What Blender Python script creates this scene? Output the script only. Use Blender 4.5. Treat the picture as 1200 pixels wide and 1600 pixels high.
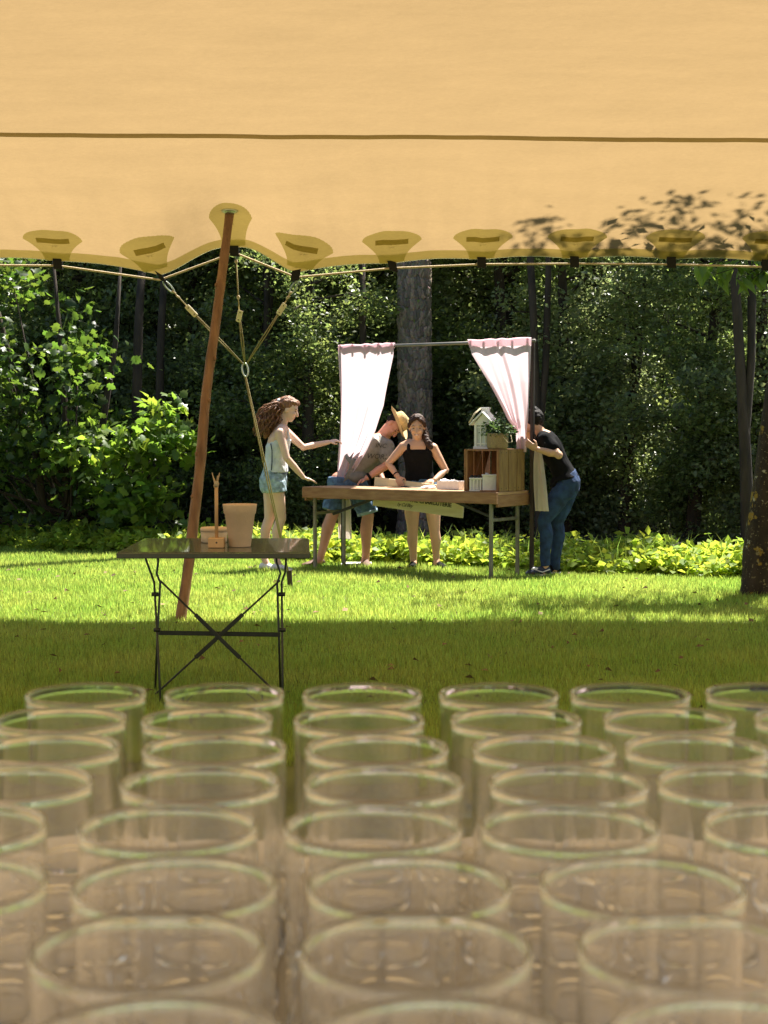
import bpy, bmesh, math, random
import numpy as np
from mathutils import Vector, Matrix

for o in list(bpy.data.objects):
    bpy.data.objects.remove(o, do_unlink=True)
scene = bpy.context.scene
COL = scene.collection
R = math.radians
random.seed(4)

# ------------------------------------------------------------------ camera
CAM_H = 1.42
FPX = 2400.0                       # focal length in photo pixels (1200 x 1600)
PITCH = math.atan2(800 - 662, FPX)
cam_d = bpy.data.cameras.new('camera')
cam = bpy.data.objects.new('camera', cam_d); COL.objects.link(cam)
cam.location = (0, 0, CAM_H)
cam.rotation_euler = (R(90) - PITCH, 0, 0)
cam_d.sensor_fit = 'VERTICAL'; cam_d.sensor_height = 24; cam_d.sensor_width = 18
cam_d.lens = 24 * FPX / 1600
cam_d.clip_start = 0.02; cam_d.clip_end = 2000
cam_d.dof.use_dof = True; cam_d.dof.focus_distance = 14.0; cam_d.dof.aperture_fstop = 12.5
scene.camera = cam

# ------------------------------------------------------------------ light
SUN_EL, SUN_AZ = 63.0, 40.0        # azimuth from +Y (away from the camera), positive = right
world = bpy.data.worlds.new('World'); scene.world = world; world.use_nodes = True
wn = world.node_tree.nodes; wl = world.node_tree.links
sky = wn.new('ShaderNodeTexSky'); sky.sky_type = 'NISHITA'; sky.sun_disc = False
sky.sun_elevation = R(SUN_EL); sky.sun_rotation = R(SUN_AZ)
wl.new(sky.outputs['Color'], wn['Background'].inputs['Color'])
wn['Background'].inputs['Strength'].default_value = 0.05
sun_d = bpy.data.lights.new('sun', 'SUN'); sun_d.energy = 5.0; sun_d.angle = R(0.53); sun_d.color = (1, .95, .86)
sun = bpy.data.objects.new('sun', sun_d); COL.objects.link(sun)
SDIR = Vector((math.sin(R(SUN_AZ)) * math.cos(R(SUN_EL)), math.cos(R(SUN_AZ)) * math.cos(R(SUN_EL)), math.sin(R(SUN_EL))))
sun.rotation_euler = SDIR.to_track_quat('Z', 'Y').to_euler(); sun.location = (-6, 14, 30)

vs = scene.view_settings
vs.view_transform = 'Standard'; vs.look = 'None'; vs.exposure = 1.68; vs.gamma = 1; vs.use_curve_mapping = False
cy = scene.cycles
cy.max_bounces = 40; cy.transmission_bounces = 40; cy.transparent_max_bounces = 24
cy.diffuse_bounces = 5; cy.glossy_bounces = 8; cy.use_denoising = True
cy.sample_clamp_indirect = 8.0; cy.caustics_reflective = True; cy.caustics_refractive = True

# ------------------------------------------------------------------ helpers
def P(px, py, d):
    """world point seen at photo pixel (px, py) standing d metres down the garden"""
    v = (px - 600) / FPX; w = (800 - py) / FPX
    dy = math.cos(PITCH) + math.sin(PITCH) * w
    dz = -math.sin(PITCH) + math.cos(PITCH) * w
    t = d / dy
    return Vector((v * t, d, CAM_H + dz * t))

def gz(y):
    return -0.02 * max(0.0, min(y, 24.0) - 12.5)

def root_of(o):
    while o.parent: o = o.parent
    return o

def mesh_from(name, V, F):
    me = bpy.data.meshes.new(name)
    if isinstance(F, np.ndarray):
        V = np.asarray(V, np.float32); k = F.shape[1]; n = len(F)
        me.vertices.add(len(V)); me.vertices.foreach_set('co', V.ravel())
        me.loops.add(n * k); me.loops.foreach_set('vertex_index', F.astype(np.int32).ravel())
        me.polygons.add(n); me.polygons.foreach_set('loop_start', np.arange(0, n * k, k, dtype=np.int32))
        me.update(calc_edges=True)
    else:
        me.from_pydata([tuple(v) for v in V], [], F); me.update()
    return me

def link(name, me, mat=None, parent=None, smooth=False, kind=None):
    o = bpy.data.objects.new(name, me); COL.objects.link(o)
    if mat is not None and me is not None and len(me.materials) == 0: me.materials.append(mat)
    if smooth: me.polygons.foreach_set('use_smooth', np.ones(len(me.polygons), bool))
    if parent: o.parent = parent
    if kind: o['kind'] = kind
    return o

def tag(o, label, cat, group=None, kind=None):
    o['label'] = label; o['category'] = cat
    if group: o['group'] = group
    if kind: o['kind'] = kind
    return o

def thing(name, label, cat, loc=(0, 0, 0), group=None):
    o = bpy.data.objects.new(name, None); COL.objects.link(o)
    o.location = loc; o.empty_display_size = .1
    return tag(o, label, cat, group)

class MB:
    """collects closed shapes in world space, builds one mesh object"""
    def __init__(s): s.V = []; s.F = []
    def add(s, V, F):
        n = len(s.V); s.V += [tuple(v) for v in V]; s.F += [[i + n for i in f] for f in F]; return s
    def obox(s, c, ax, ay, az):
        """oriented box: centre and three half-axis vectors"""
        c = Vector(c); ax = Vector(ax); ay = Vector(ay); az = Vector(az)
        V = [c + ax * i + ay * j + az * k for i in (-1, 1) for j in (-1, 1) for k in (-1, 1)]
        return s.add(V, [[0, 1, 3, 2], [4, 6, 7, 5], [0, 4, 5, 1], [2, 3, 7, 6], [0, 2, 6, 4], [1, 5, 7, 3]])
    def box(s, x0, x1, y0, y1, z0, z1):
        return s.obox(((x0 + x1) / 2, (y0 + y1) / 2, (z0 + z1) / 2), ((x1 - x0) / 2, 0, 0), (0, (y1 - y0) / 2, 0), (0, 0, (z1 - z0) / 2))
    def bar(s, a, b, w, h, up=(0, 0, 1)):
        a = Vector(a); b = Vector(b); d = b - a; L = d.length; d.normalize()
        up = Vector(up); sd = d.cross(up)
        if sd.length < 1e-4: sd = d.cross(Vector((0, 1, 0)))
        sd.normalize(); u = sd.cross(d)
        return s.obox((a + b) / 2, d * L / 2, sd * w / 2, u * h / 2)
    def loft(s, rings, cap=True):
        n = len(rings[0]); V = [p for r in rings for p in r]; F = []
        for i in range(len(rings) - 1):
            for j in range(n):
                k = (j + 1) % n
                F.append([i * n + j, i * n + k, (i + 1) * n + k, (i + 1) * n + j])
        if cap:
            F.append(list(range(n))[::-1]); F.append([(len(rings) - 1) * n + j for j in range(n)])
        return s.add(V, F)
    def tube(s, pts, rad, seg=10, cap=True, ecc=1.0):
        pts = [Vector(p) for p in pts]; n = len(pts)
        if not hasattr(rad, '__len__'): rad = [rad] * n
        ref = None; rings = []
        for i, p in enumerate(pts):
            t = (pts[min(i + 1, n - 1)] - pts[max(i - 1, 0)]).normalized()
            if ref is None:
                ref = t.cross(Vector((0, 1, 0)))
                if ref.length < .1: ref = t.cross(Vector((1, 0, 0)))
            ref = (ref - t * ref.dot(t)).normalized(); b = t.cross(ref)
            rings.append([p + ref * math.cos(a) * rad[i] + b * math.sin(a) * rad[i] * ecc for a in (2 * math.pi * k / seg for k in range(seg))])
        return s.loft(rings, cap)
    def ell(s, c, a, b, u, seg=14, rows=9):
        c = Vector(c); a = Vector(a); b = Vector(b); u = Vector(u); rings = []
        for i in range(1, rows):
            th = math.pi * i / rows
            rings.append([c - u * math.cos(th) + (a * math.cos(f) + b * math.sin(f)) * math.sin(th) for f in (2 * math.pi * k / seg for k in range(seg))])
        V = [c - u] + [p for r in rings for p in r] + [c + u]; F = []
        for j in range(seg): F.append([0, 1 + (j + 1) % seg, 1 + j])
        for i in range(rows - 2):
            for j in range(seg):
                k = (j + 1) % seg
                F.append([1 + i * seg + j, 1 + i * seg + k, 1 + (i + 1) * seg + k, 1 + (i + 1) * seg + j])
        e = 1 + (rows - 2) * seg; l = len(V) - 1
        for j in range(seg): F.append([e + j, e + (j + 1) % seg, l])
        return s.add(V, F)
    def limb(s, pts, rad, seg=12):
        """rounded tapering chain"""
        pts = [Vector(p) for p in pts]
        s.tube(pts, rad, seg)
        for p, r in zip(pts, rad): s.ell(p, (r, 0, 0), (0, r, 0), (0, 0, r), 12, 8)
        return s
    def lathe(s, c, prof, seg=32, close=False):
        c = Vector(c); rings = [[c + Vector((r * math.cos(a), r * math.sin(a), z)) for a in (2 * math.pi * k / seg for k in range(seg))] for r, z in prof]
        if close: rings.append(rings[0]); return s.loft(rings, False)
        return s.loft(rings, True)
    def mesh(s, name, off=(0, 0, 0), bevel=0):
        off = Vector(off)
        me = bpy.data.meshes.new(name); me.from_pydata([tuple(Vector(v) - off) for v in s.V], [], s.F); me.update()
        bm = bmesh.new(); bm.from_mesh(me); bmesh.ops.recalc_face_normals(bm, faces=bm.faces)
        if bevel:
            bmesh.ops.bevel(bm, geom=[e for e in bm.edges if len(e.link_faces) == 2 and e.calc_face_angle(0) > .6], offset=bevel, segments=1, affect='EDGES')
        bm.to_mesh(me); bm.free()
        return me
    def build(s, name, mat, parent=None, smooth=False, bevel=0, kind=None):
        off = root_of(parent).location if parent else (0, 0, 0)
        return link(name, s.mesh(name, off, bevel), mat, parent, smooth, kind)
    def organic(s, name, mat, parent, voxel=.006, smooth_it=5, noise=None):
        """union of the shapes as one continuous skin"""
        me = s.mesh(name, root_of(parent).location)
        o = link(name, me, mat, parent)
        m = o.modifiers.new('remesh', 'REMESH'); m.mode = 'VOXEL'; m.voxel_size = voxel
        if smooth_it:
            m2 = o.modifiers.new('smooth', 'SMOOTH'); m2.iterations = smooth_it; m2.factor = .5
        dg = bpy.context.evaluated_depsgraph_get()
        nm = bpy.data.meshes.new_from_object(o.evaluated_get(dg))
        o.modifiers.clear(); o.data = nm; nm.name = name
        if len(nm.materials) == 0: nm.materials.append(mat)
        if noise: noise(nm)
        nm.polygons.foreach_set('use_smooth', np.ones(len(nm.polygons), bool)); nm.update()
        return o

def copy_tree(o, parent=None):
    c = o.copy(); COL.objects.link(c); c.parent = parent
    for ch in list(o.children): copy_tree(ch, c)
    return c

# ------------------------------------------------------------------ materials
def mat(name, col, rough=.6, var=0, scale=20, bump=0, bscale=None, metal=0, sss=0, col2=None, detail=4, stretch=None, spec=.5, trans=None, island=0, coat=0):
    m = bpy.data.materials.new(name); m.use_nodes = True
    nt = m.node_tree; N = nt.nodes; L = nt.links; b = N['Principled BSDF']
    b.inputs['Base Color'].default_value = (*col, 1); b.inputs['Roughness'].default_value = rough
    b.inputs['Metallic'].default_value = metal; b.inputs['Specular IOR Level'].default_value = spec
    if coat: b.inputs['Coat Weight'].default_value = coat
    if sss:
        b.inputs['Subsurface Weight'].default_value = sss; b.inputs['Subsurface Radius'].default_value = (.012, .005, .003); b.inputs['Subsurface Scale'].default_value = 1
    tc = N.new('ShaderNodeTexCoord'); mp = N.new('ShaderNodeMapping'); L.new(tc.outputs['Object'], mp.inputs['Vector'])
    if stretch: mp.inputs['Scale'].default_value = stretch
    out = None
    if var or col2:
        nz = N.new('ShaderNodeTexNoise'); nz.inputs['Scale'].default_value = scale; nz.inputs['Detail'].default_value = detail
        L.new(mp.outputs['Vector'], nz.inputs['Vector'])
        rp = N.new('ShaderNodeValToRGB'); L.new(nz.outputs['Fac'], rp.inputs['Fac'])
        c2 = col2 if col2 else tuple(min(1, c * (1 + var)) for c in col)
        c1 = col if col2 else tuple(c * (1 - var) for c in col)
        rp.color_ramp.elements[0].position = .32; rp.color_ramp.elements[1].position = .68
        rp.color_ramp.elements[0].color = (*c1, 1); rp.color_ramp.elements[1].color = (*c2, 1)
        out = rp.outputs['Color']; L.new(out, b.inputs['Base Color'])
    if island:
        g = N.new('ShaderNodeNewGeometry'); hs = N.new('ShaderNodeHueSaturation')
        mr = N.new('ShaderNodeMapRange'); mr.inputs['To Min'].default_value = 1 - island; mr.inputs['To Max'].default_value = 1 + island
        L.new(g.outputs['Random Per Island'], mr.inputs['Value']); L.new(mr.outputs['Result'], hs.inputs['Value'])
        m3 = N.new('ShaderNodeMath'); m3.operation = 'MULTIPLY'; m3.inputs[1].default_value = 7.31
        m4 = N.new('ShaderNodeMath'); m4.operation = 'FRACT'; L.new(g.outputs['Random Per Island'], m3.inputs[0]); L.new(m3.outputs[0], m4.inputs[0])
        mh = N.new('ShaderNodeMapRange'); mh.inputs['To Min'].default_value = .475; mh.inputs['To Max'].default_value = .52
        L.new(m4.outputs[0], mh.inputs['Value']); L.new(mh.outputs['Result'], hs.inputs['Hue'])
        if out is not None: L.new(out, hs.inputs['Color'])
        else: hs.inputs['Color'].default_value = (*col, 1)
        out = hs.outputs['Color']; L.new(out, b.inputs['Base Color'])
    if bump:
        nb = N.new('ShaderNodeTexNoise'); nb.inputs['Scale'].default_value = bscale or scale; nb.inputs['Detail'].default_value = 6
        L.new(mp.outputs['Vector'], nb.inputs['Vector'])
        bp = N.new('ShaderNodeBump'); bp.inputs['Strength'].default_value = bump; bp.inputs['Distance'].default_value = .01
        L.new(nb.outputs['Fac'], bp.inputs['Height']); L.new(bp.outputs['Normal'], b.inputs['Normal'])
    if trans:                                   # thin sheet that lets light through
        tr = N.new('ShaderNodeBsdfTranslucent'); mx = N.new('ShaderNodeMixShader'); mx.inputs[0].default_value = trans[0]
        if len(trans) > 1: tr.inputs['Color'].default_value = (*trans[1], 1)
        if len(trans) > 2 or (len(trans) == 1):
            if out is not None: 
                if len(trans) > 2:
                    mm = N.new('ShaderNodeMix'); mm.data_type = 'RGBA'; mm.blend_type = 'MULTIPLY'; mm.inputs['Factor'].default_value = 1
                    L.new(out, mm.inputs['A']); mm.inputs['B'].default_value = (*trans[2], 1); L.new(mm.outputs['Result'], tr.inputs['Color'])
                else: L.new(out, tr.inputs['Color'])
        L.new(b.outputs[0], mx.inputs[1]); L.new(tr.outputs[0], mx.inputs[2]); L.new(mx.outputs[0], N['Material Output'].inputs['Surface'])
    return m

def leafmat(name, col, tcol, rough=.45, k=.5, isl=.35, spec=.5):
    m = mat(name, col, rough, island=isl, spec=spec, trans=(k, tcol, tuple(t / max(c, 1e-3) for t, c in zip(tcol, col))))
    return m

M = {}
M['soil'] = mat('lawn_soil', (.10, .12, .03), .95, .35, 3, .5, 40)
M['floor'] = mat('leaf_litter', (.03, .024, .014), .95, .4, 4, .6, 30)
M['grass'] = mat('grass_blade', (.185, .30, .058), .5, col2=(.27, .345, .085), scale=1.1, island=.42, spec=.3, trans=(.5, (.6, .7, .1), (2.3, 2.15, 1.7)))
M['ivy'] = leafmat('groundcover_leaf', (.20, .29, .04), (.55, .68, .07), .5, .5, .35, .25)
M['woodleaf'] = leafmat('wood_leaf', (.11, .145, .058), (.32, .41, .11), .36, .5, .5, .6)
M['woodleaf2'] = leafmat('wood_leaf_pale', (.135, .17, .085), (.36, .43, .16), .36, .5, .5, .6)
M['maple_sun'] = leafmat('maple_leaf_sunlit', (.09, .15, .03), (.32, .48, .05), .4, .5, .3)  # brighter copy of the maple leaf, sunlight put into its colour
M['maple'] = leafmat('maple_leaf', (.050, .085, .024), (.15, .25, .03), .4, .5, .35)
M['walnut'] = leafmat('broad_leaf', (.085, .15, .03), (.26, .42, .05), .4, .5, .25)
M['needle'] = leafmat('pine_needle', (.05, .08, .03), (.08, .12, .03), .5, .25, .3)
M['bark'] = mat('wood_bark', (.045, .031, .021), .9, .45, 9, 1, 30, stretch=(1, 1, .25))
M['skin_pale'] = mat('skin_pale', (.72, .48, .365), .5, .06, 8, sss=.15)
M['skin_tan'] = mat('skin_tan', (.62, .37, .24), .5, .06, 8, sss=.15)
M['skin_red'] = mat('skin_sunburnt', (.57, .28, .19), .5, .15, 6, sss=.15)
M['hair_auburn'] = mat('hair_auburn', (.21, .088, .036), .5, .55, 60, .8, 120, stretch=(1, 1, .35))
M['hair_brown'] = mat('hair_brown', (.05, .022, .012), .55, .5, 60, .7, 120, spec=.3, stretch=(1, 1, .35))
M['hair_dark'] = mat('hair_dark', (.012, .008, .007), .6, .4, 60, .7, 120, spec=.2)
M['eye'] = mat('eye_dark', (.03, .02, .015), .25)
M['lip'] = mat('lip', (.45, .14, .11), .45)
M['teeth'] = mat('teeth', (.8, .78, .72), .3)
M['linen'] = mat('top_white', (.62, .66, .68), .85, .14, 14, .5, 60)
M['navy'] = mat('navy_piping', (.03, .04, .07), .8)
M['denim_pale'] = mat('denim_pale', (.30, .40, .46), .85, .4, 22, .5, 120)
M['denim_mid'] = mat('denim_mid', (.085, .15, .25), .85, .4, 22, .5, 120)
M['denim_dark'] = mat('denim_dark', (.014, .040, .115), .85, .45, 14, .4, 120)
M['black_knit'] = mat('black_knit', (.006, .006, .007), .9, .2, 30, .3, 90, spec=.15)
M['tee_grey'] = mat('tee_grey', (.20, .195, .175), .9, .12, 25, .4, 40)
M['print'] = mat('tee_print', (.05, .05, .048), .9)
M['white_canvas'] = mat('shoe_white', (.75, .75, .75), .7, .06, 20)
M['navy_canvas'] = mat('shoe_navy', (.03, .04, .08), .8)
M['black_canvas'] = mat('shoe_black', (.009, .009, .010), .9, spec=.12)
M['brown_leather'] = mat('sandal_brown', (.12, .06, .035), .7, .3, 30)
M['straw'] = mat('straw', (.62, .44, .20), .8, .18, 90, .8, 160)
M['table_wood'] = mat('table_wood', (.36, .20, .095), .7, 0, 6, .5, 40, col2=(.24, .115, .05), stretch=(1, 1, 6))
M['plank_wood'] = mat('plank_wood', (.50, .31, .16), .7, 0, 7, .4, 40, col2=(.36, .20, .095))
M['metal_leg'] = mat('leg_metal', (.20, .19, .15), .5, .25, 12, .2, 40, metal=.3)
M['dark_metal'] = mat('dark_metal', (.022, .019, .016), .5, .3, 15)
M['post'] = mat('post_brown', (.035, .022, .016), .7, .35, 15, .5, 40, stretch=(1, 1, .2))
M['rod'] = mat('rod_grey', (.22, .20, .18), .45, .15, 8, metal=.5)
M['curtain'] = mat('curtain_voile', (.88, .69, .73), .9, .02, 6, .1, 300, trans=(.6, (.95, .74, .79)), spec=.1)
M['cream_cloth'] = mat('curtain_tail', (.85, .77, .69), .9, .04, 8, .2, 200, trans=(.45, (.9, .78, .70)), spec=.1)
M['crate'] = mat('crate_wood', (.40, .19, .075), .75, 0, 5, .6, 30, col2=(.22, .10, .04), stretch=(6, 6, 1))
M['crate_side'] = mat('crate_slat', (.33, .205, .07), .75, 0, 5, .6, 30, col2=(.19, .105, .04), stretch=(6, 6, 1))
M['white_paint'] = mat('white_paint', (.80, .78, .75), .5, .06, 25, .15, 40)
M['pale_wood'] = mat('board_pale', (.88, .77, .50), .65, 0, 4, .3, 40, col2=(.78, .64, .36), stretch=(1, 1, 7))
M['ink'] = mat('ink', (.02, .017, .014), .7)
M['ink_soft'] = mat('ink_soft', (.14, .10, .06), .7)
M['burlap'] = mat('burlap', (.36, .255, .14), .95, .25, 120, 1, 180)
M['herb'] = leafmat('herb_leaf', (.07, .12, .04), (.12, .2, .05), .5, .3, .3)
M['paper'] = mat('paper_white', (.80, .76, .74), .8, .05, 30)
M['glasspane'] = mat('lantern_glass', (.55, .58, .58), .15, .1, 6)
M['steel'] = mat('steel', (.5, .5, .5), .3, metal=.9)
M['clay'] = mat('clay_beige', (.74, .56, .38), .75, .06, 14, .25, 90)
M['clay2'] = mat('clay_grey_beige', (.62, .52, .38), .8, .08, 14, .25, 90)
M['beech'] = mat('beech', (.62, .40, .20), .6, .2, 9, .3, 40, stretch=(1, 1, .2))
M['twig'] = mat('twig', (.52, .40, .24), .8, .3, 40)
M['bistro'] = mat('bistro_paint', (.085, .095, .068), .27, .12, 30, .04, 80, coat=.3)
M['bistro_leg'] = mat('bistro_leg', (.022, .026, .017), .4, .2, 30)
M['pole'] = mat('pole_wood', (.36, .195, .10), .7, 0, 3.2, 1, 30, col2=(.17, .085, .042), stretch=(6, 6, 1))
M['rope'] = mat('rope', (.70, .58, .38), .85, .2, 200, 1, 350)
M['rope_olive'] = mat('guy_rope', (.36, .30, .14), .8, .25, 150, .8, 350)
M['runner'] = mat('runner_wood', (.78, .68, .50), .6, .08, 40)
M['galv'] = mat('galvanised', (.52, .58, .52), .35, .1, 40, metal=.7)
M['black_web'] = mat('black_webbing', (.008, .008, .009), .8, .3, 200)
M['velcro'] = None
M['lichen'] = None

def bark_lichen():
    m = mat('lichen_bark', (.026, .020, .014), .95, .5, 14, 1, 45, stretch=(1, 1, .5))
    nt = m.node_tree; N = nt.nodes; L = nt.links; b = N['Principled BSDF']
    src = b.inputs['Base Color'].links[0].from_socket
    tc = N.new('ShaderNodeTexCoord')
    for sc, th, col in ((6.5, .585, (.24, .17, .025)), (8.0, .62, (.36, .37, .28)), (34, .60, (.20, .18, .10))):
        nz = N.new('ShaderNodeTexNoise'); nz.inputs['Scale'].default_value = sc; nz.inputs['Detail'].default_value = 5; nz.inputs['Roughness'].default_value = .65
        mp = N.new('ShaderNodeMapping'); mp.inputs['Location'].default_value = (sc, sc * 2, 0); L.new(tc.outputs['Object'], mp.inputs['Vector']); L.new(mp.outputs['Vector'], nz.inputs['Vector'])
        rp = N.new('ShaderNodeValToRGB'); rp.color_ramp.elements[0].position = th; rp.color_ramp.elements[1].position = th + .04
        L.new(nz.outputs['Fac'], rp.inputs['Fac'])
        mx = N.new('ShaderNodeMix'); mx.data_type = 'RGBA'; L.new(rp.outputs['Color'], mx.inputs['Factor']); L.new(src, mx.inputs['A']); mx.inputs['B'].default_value = (*col, 1)
        src = mx.outputs['Result']
    L.new(src, b.inputs['Base Color'])
    return m
M['lichen'] = bark_lichen()

def pine_bark():
    m = mat('pine_bark', (.12, .085, .065), .95, 0, 1, 1, 60)
    nt = m.node_tree; N = nt.nodes; L = nt.links; b = N['Principled BSDF']
    at = N.new('ShaderNodeAttribute'); at.attribute_name = 'plate'
    rp = N.new('ShaderNodeValToRGB'); L.new(at.outputs['Fac'], rp.inputs['Fac'])
    e = rp.color_ramp.elements; e[0].color = (.15, .115, .095, 1); e[1].color = (.36, .23, .16, 1)
    n1 = e.new(.5); n1.color = (.23, .175, .14, 1)
    nz = N.new('ShaderNodeTexNoise'); nz.inputs['Scale'].default_value = 25; nz.inputs['Detail'].default_value = 6
    tc = N.new('ShaderNodeTexCoord'); L.new(tc.outputs['Object'], nz.inputs['Vector'])
    mx = N.new('ShaderNodeMix'); mx.data_type = 'RGBA'; mx.blend_type = 'OVERLAY'; mx.inputs['Factor'].default_value = .7
    L.new(rp.outputs['Color'], mx.inputs['A']); L.new(nz.outputs['Color'], mx.inputs['B'])
    hs = N.new('ShaderNodeHueSaturation'); hs.inputs['Saturation'].default_value = .7; L.new(mx.outputs['Result'], hs.inputs['Color']); L.new(hs.outputs['Color'], b.inputs['Base Color'])
    return m
M['pine_bark'] = pine_bark()

def canopy_mat(name, dif, tr, k):
    m = bpy.data.materials.new(name); m.use_nodes = True
    nt = m.node_tree; N = nt.nodes; L = nt.links; N.remove(N['Principled BSDF'])
    tc = N.new('ShaderNodeTexCoord')
    nz = N.new('ShaderNodeTexNoise'); nz.inputs['Scale'].default_value = 1.3; nz.inputs['Detail'].default_value = 8; nz.inputs['Roughness'].default_value = .65
    mp = N.new('ShaderNodeMapping'); mp.inputs['Scale'].default_value = (1, 3.5, 3.5); L.new(tc.outputs['Object'], mp.inputs['Vector']); L.new(mp.outputs['Vector'], nz.inputs['Vector'])
    mr = N.new('ShaderNodeMapRange'); mr.inputs['To Min'].default_value = .87; mr.inputs['To Max'].default_value = 1.13; L.new(nz.outputs['Fac'], mr.inputs['Value'])
    fine = N.new('ShaderNodeTexNoise'); fine.inputs['Scale'].default_value = 26; fine.inputs['Detail'].default_value = 4; L.new(mp.outputs['Vector'], fine.inputs['Vector'])
    m5 = N.new('ShaderNodeMapRange'); m5.inputs['To Min'].default_value = .90; m5.inputs['To Max'].default_value = 1.10; L.new(fine.outputs['Fac'], m5.inputs['Value'])
    mu = N.new('ShaderNodeMath'); mu.operation = 'MULTIPLY'; L.new(mr.outputs[0], mu.inputs[0]); L.new(m5.outputs[0], mu.inputs[1])
    hv = N.new('ShaderNodeHueSaturation'); hv.inputs['Color'].default_value = (*tr, 1); L.new(mu.outputs[0], hv.inputs['Value'])
    t = N.new('ShaderNodeBsdfTranslucent'); L.new(hv.outputs[0], t.inputs['Color'])
    d = N.new('ShaderNodeBsdfDiffuse'); d.inputs['Color'].default_value = (*dif, 1)
    bn = N.new('ShaderNodeTexNoise'); bn.inputs['Scale'].default_value = 3; bn.inputs['Detail'].default_value = 5; L.new(tc.outputs['Object'], bn.inputs['Vector'])
    bp = N.new('ShaderNodeBump'); bp.inputs['Strength'].default_value = .35; bp.inputs['Distance'].default_value = .05; L.new(bn.outputs['Fac'], bp.inputs['Height'])
    L.new(bp.outputs['Normal'], t.inputs['Normal']); L.new(bp.outputs['Normal'], d.inputs['Normal'])
    mx = N.new('ShaderNodeMixShader'); mx.inputs[0].default_value = k
    L.new(d.outputs[0], mx.inputs[1]); L.new(t.outputs[0], mx.inputs[2]); L.new(mx.outputs[0], N['Material Output'].inputs['Surface'])
    return m
M['canopy'] = canopy_mat('tent_fabric', (.42, .31, .18), (.196, .131, .060), .8)
M['canopy2'] = canopy_mat('tent_patch_fabric', (.40, .38, .20), (.62, .63, .33), .9)
M['velcro'] = canopy_mat('hook_strip', (.20, .16, .07), (.50, .46, .20), .8)
M['seam'] = canopy_mat('tent_seam', (.30, .24, .12), (.42, .36, .19), .7)

def glass_mat():
    m = bpy.data.materials.new('clear_glass'); m.use_nodes = True
    b = m.node_tree.nodes['Principled BSDF']
    b.inputs['Base Color'].default_value = (.998, .999, .998, 1); b.inputs['Roughness'].default_value = .0
    b.inputs['IOR'].default_value = 1.50; b.inputs['Transmission Weight'].default_value = 1
    return m
M['glass'] = glass_mat()
M['tablecloth'] = mat('table_cloth', (.88, .89, .96), .7, .03, 10, .3, 200)

# ------------------------------------------------------------------ ground
def grid_sheet(name, xs, ys, zf, m, kind='structure'):
    V = [(x, y, zf(x, y)) for y in ys for x in xs]; n = len(xs)
    F = [[j * n + i, j * n + i + 1, (j + 1) * n + i + 1, (j + 1) * n + i] for j in range(len(ys) - 1) for i in range(n - 1)]
    return link(name, mesh_from(name, V, F), m, None, True, kind)

XS = [-600, -200, -60, -30] + list(np.arange(-15, 15.1, 1.0)) + [30, 60, 200, 600]
YS = [-300, -60, -20] + list(np.arange(-8, 30.1, .5)) + [45, 80, 200, 700]
lawn = grid_sheet('lawn', XS, YS, lambda x, y: gz(y), M['soil'])
lawn['label'] = 'mown sunny lawn with the tent shade across its front'; lawn['category'] = 'lawn'

def ivy_edge(x):                      # where the lawn stops and the ground cover starts
    return 16.2 - .58 * x + .12 * math.sin(2.1 * x) + .08 * math.sin(5.3 * x + 1)
wf_x = list(np.arange(-16, 16.1, .8))
V = []; F = []
for i, x in enumerate(wf_x):
    e = min(max(ivy_edge(x), 13.3), 20.5) + .5
    for j, t in enumerate((0, .1, .3, .6, 1)):
        y = e + (48 - e) * t; V.append((x, y, gz(y) + .012))
n = 5
F = [[i * n + j, (i + 1) * n + j, (i + 1) * n + j + 1, i * n + j + 1] for i in range(len(wf_x) - 1) for j in range(n - 1)]
link('woodland_floor', mesh_from('woodland_floor', V, F), M['floor'], None, True, 'structure')

# ------------------------------------------------------------------ grass
rng = np.random.default_rng(7)
def blades(N, xf, yr, hmin, hmax, wid, name, m, label, edge=True):
    # denser towards the viewer, inside the cone of view
    u = rng.random(N); y = yr[0] * (yr[1] / yr[0]) ** u
    x = (rng.random(N) * 2 - 1) * (xf * y + .6)
    if edge:
        ed = 16.2 - .58 * x + .12 * np.sin(2.1 * x) + .08 * np.sin(5.3 * x + 1)
        k = y < ed + .45; x = x[k]; y = y[k]
    n = len(x); z = -0.02 * np.maximum(0, np.minimum(y, 24) - 12.5)
    patch = .5 + .5 * np.sin(x * 2.3 + np.sin(y * 1.7) * 1.5) * np.sin(y * 2.9 + x)
    h = (hmin + (hmax - hmin) * rng.random(n)) * (.8 + .35 * patch)
    a = rng.random(n) * 2 * np.pi; la = rng.random(n) * 2 * np.pi; ln = h * (.08 + .42 * rng.random(n))
    w = wid * .85 * (.7 + .6 * rng.random(n)) * (y / 10)
    c, s = np.cos(a) * w / 2, np.sin(a) * w / 2
    V = np.empty((n, 3, 3), np.float32)
    V[:, 0] = np.stack([x - c, y - s, z], 1); V[:, 1] = np.stack([x + c, y + s, z], 1)
    V[:, 2] = np.stack([x + np.cos(la) * ln, y + np.sin(la) * ln, z + h], 1)
    F = np.arange(n * 3).reshape(n, 3)
    o = link(name, mesh_from(name, V.reshape(-1, 3), F), m, None, False, 'stuff')
    o['label'] = label; o['category'] = 'grass'
    return o
blades(520000, .27, (6.3, 21.0), .022, .060, .0075, 'grass', M['grass'], 'short green grass blades of the mown lawn')

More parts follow.
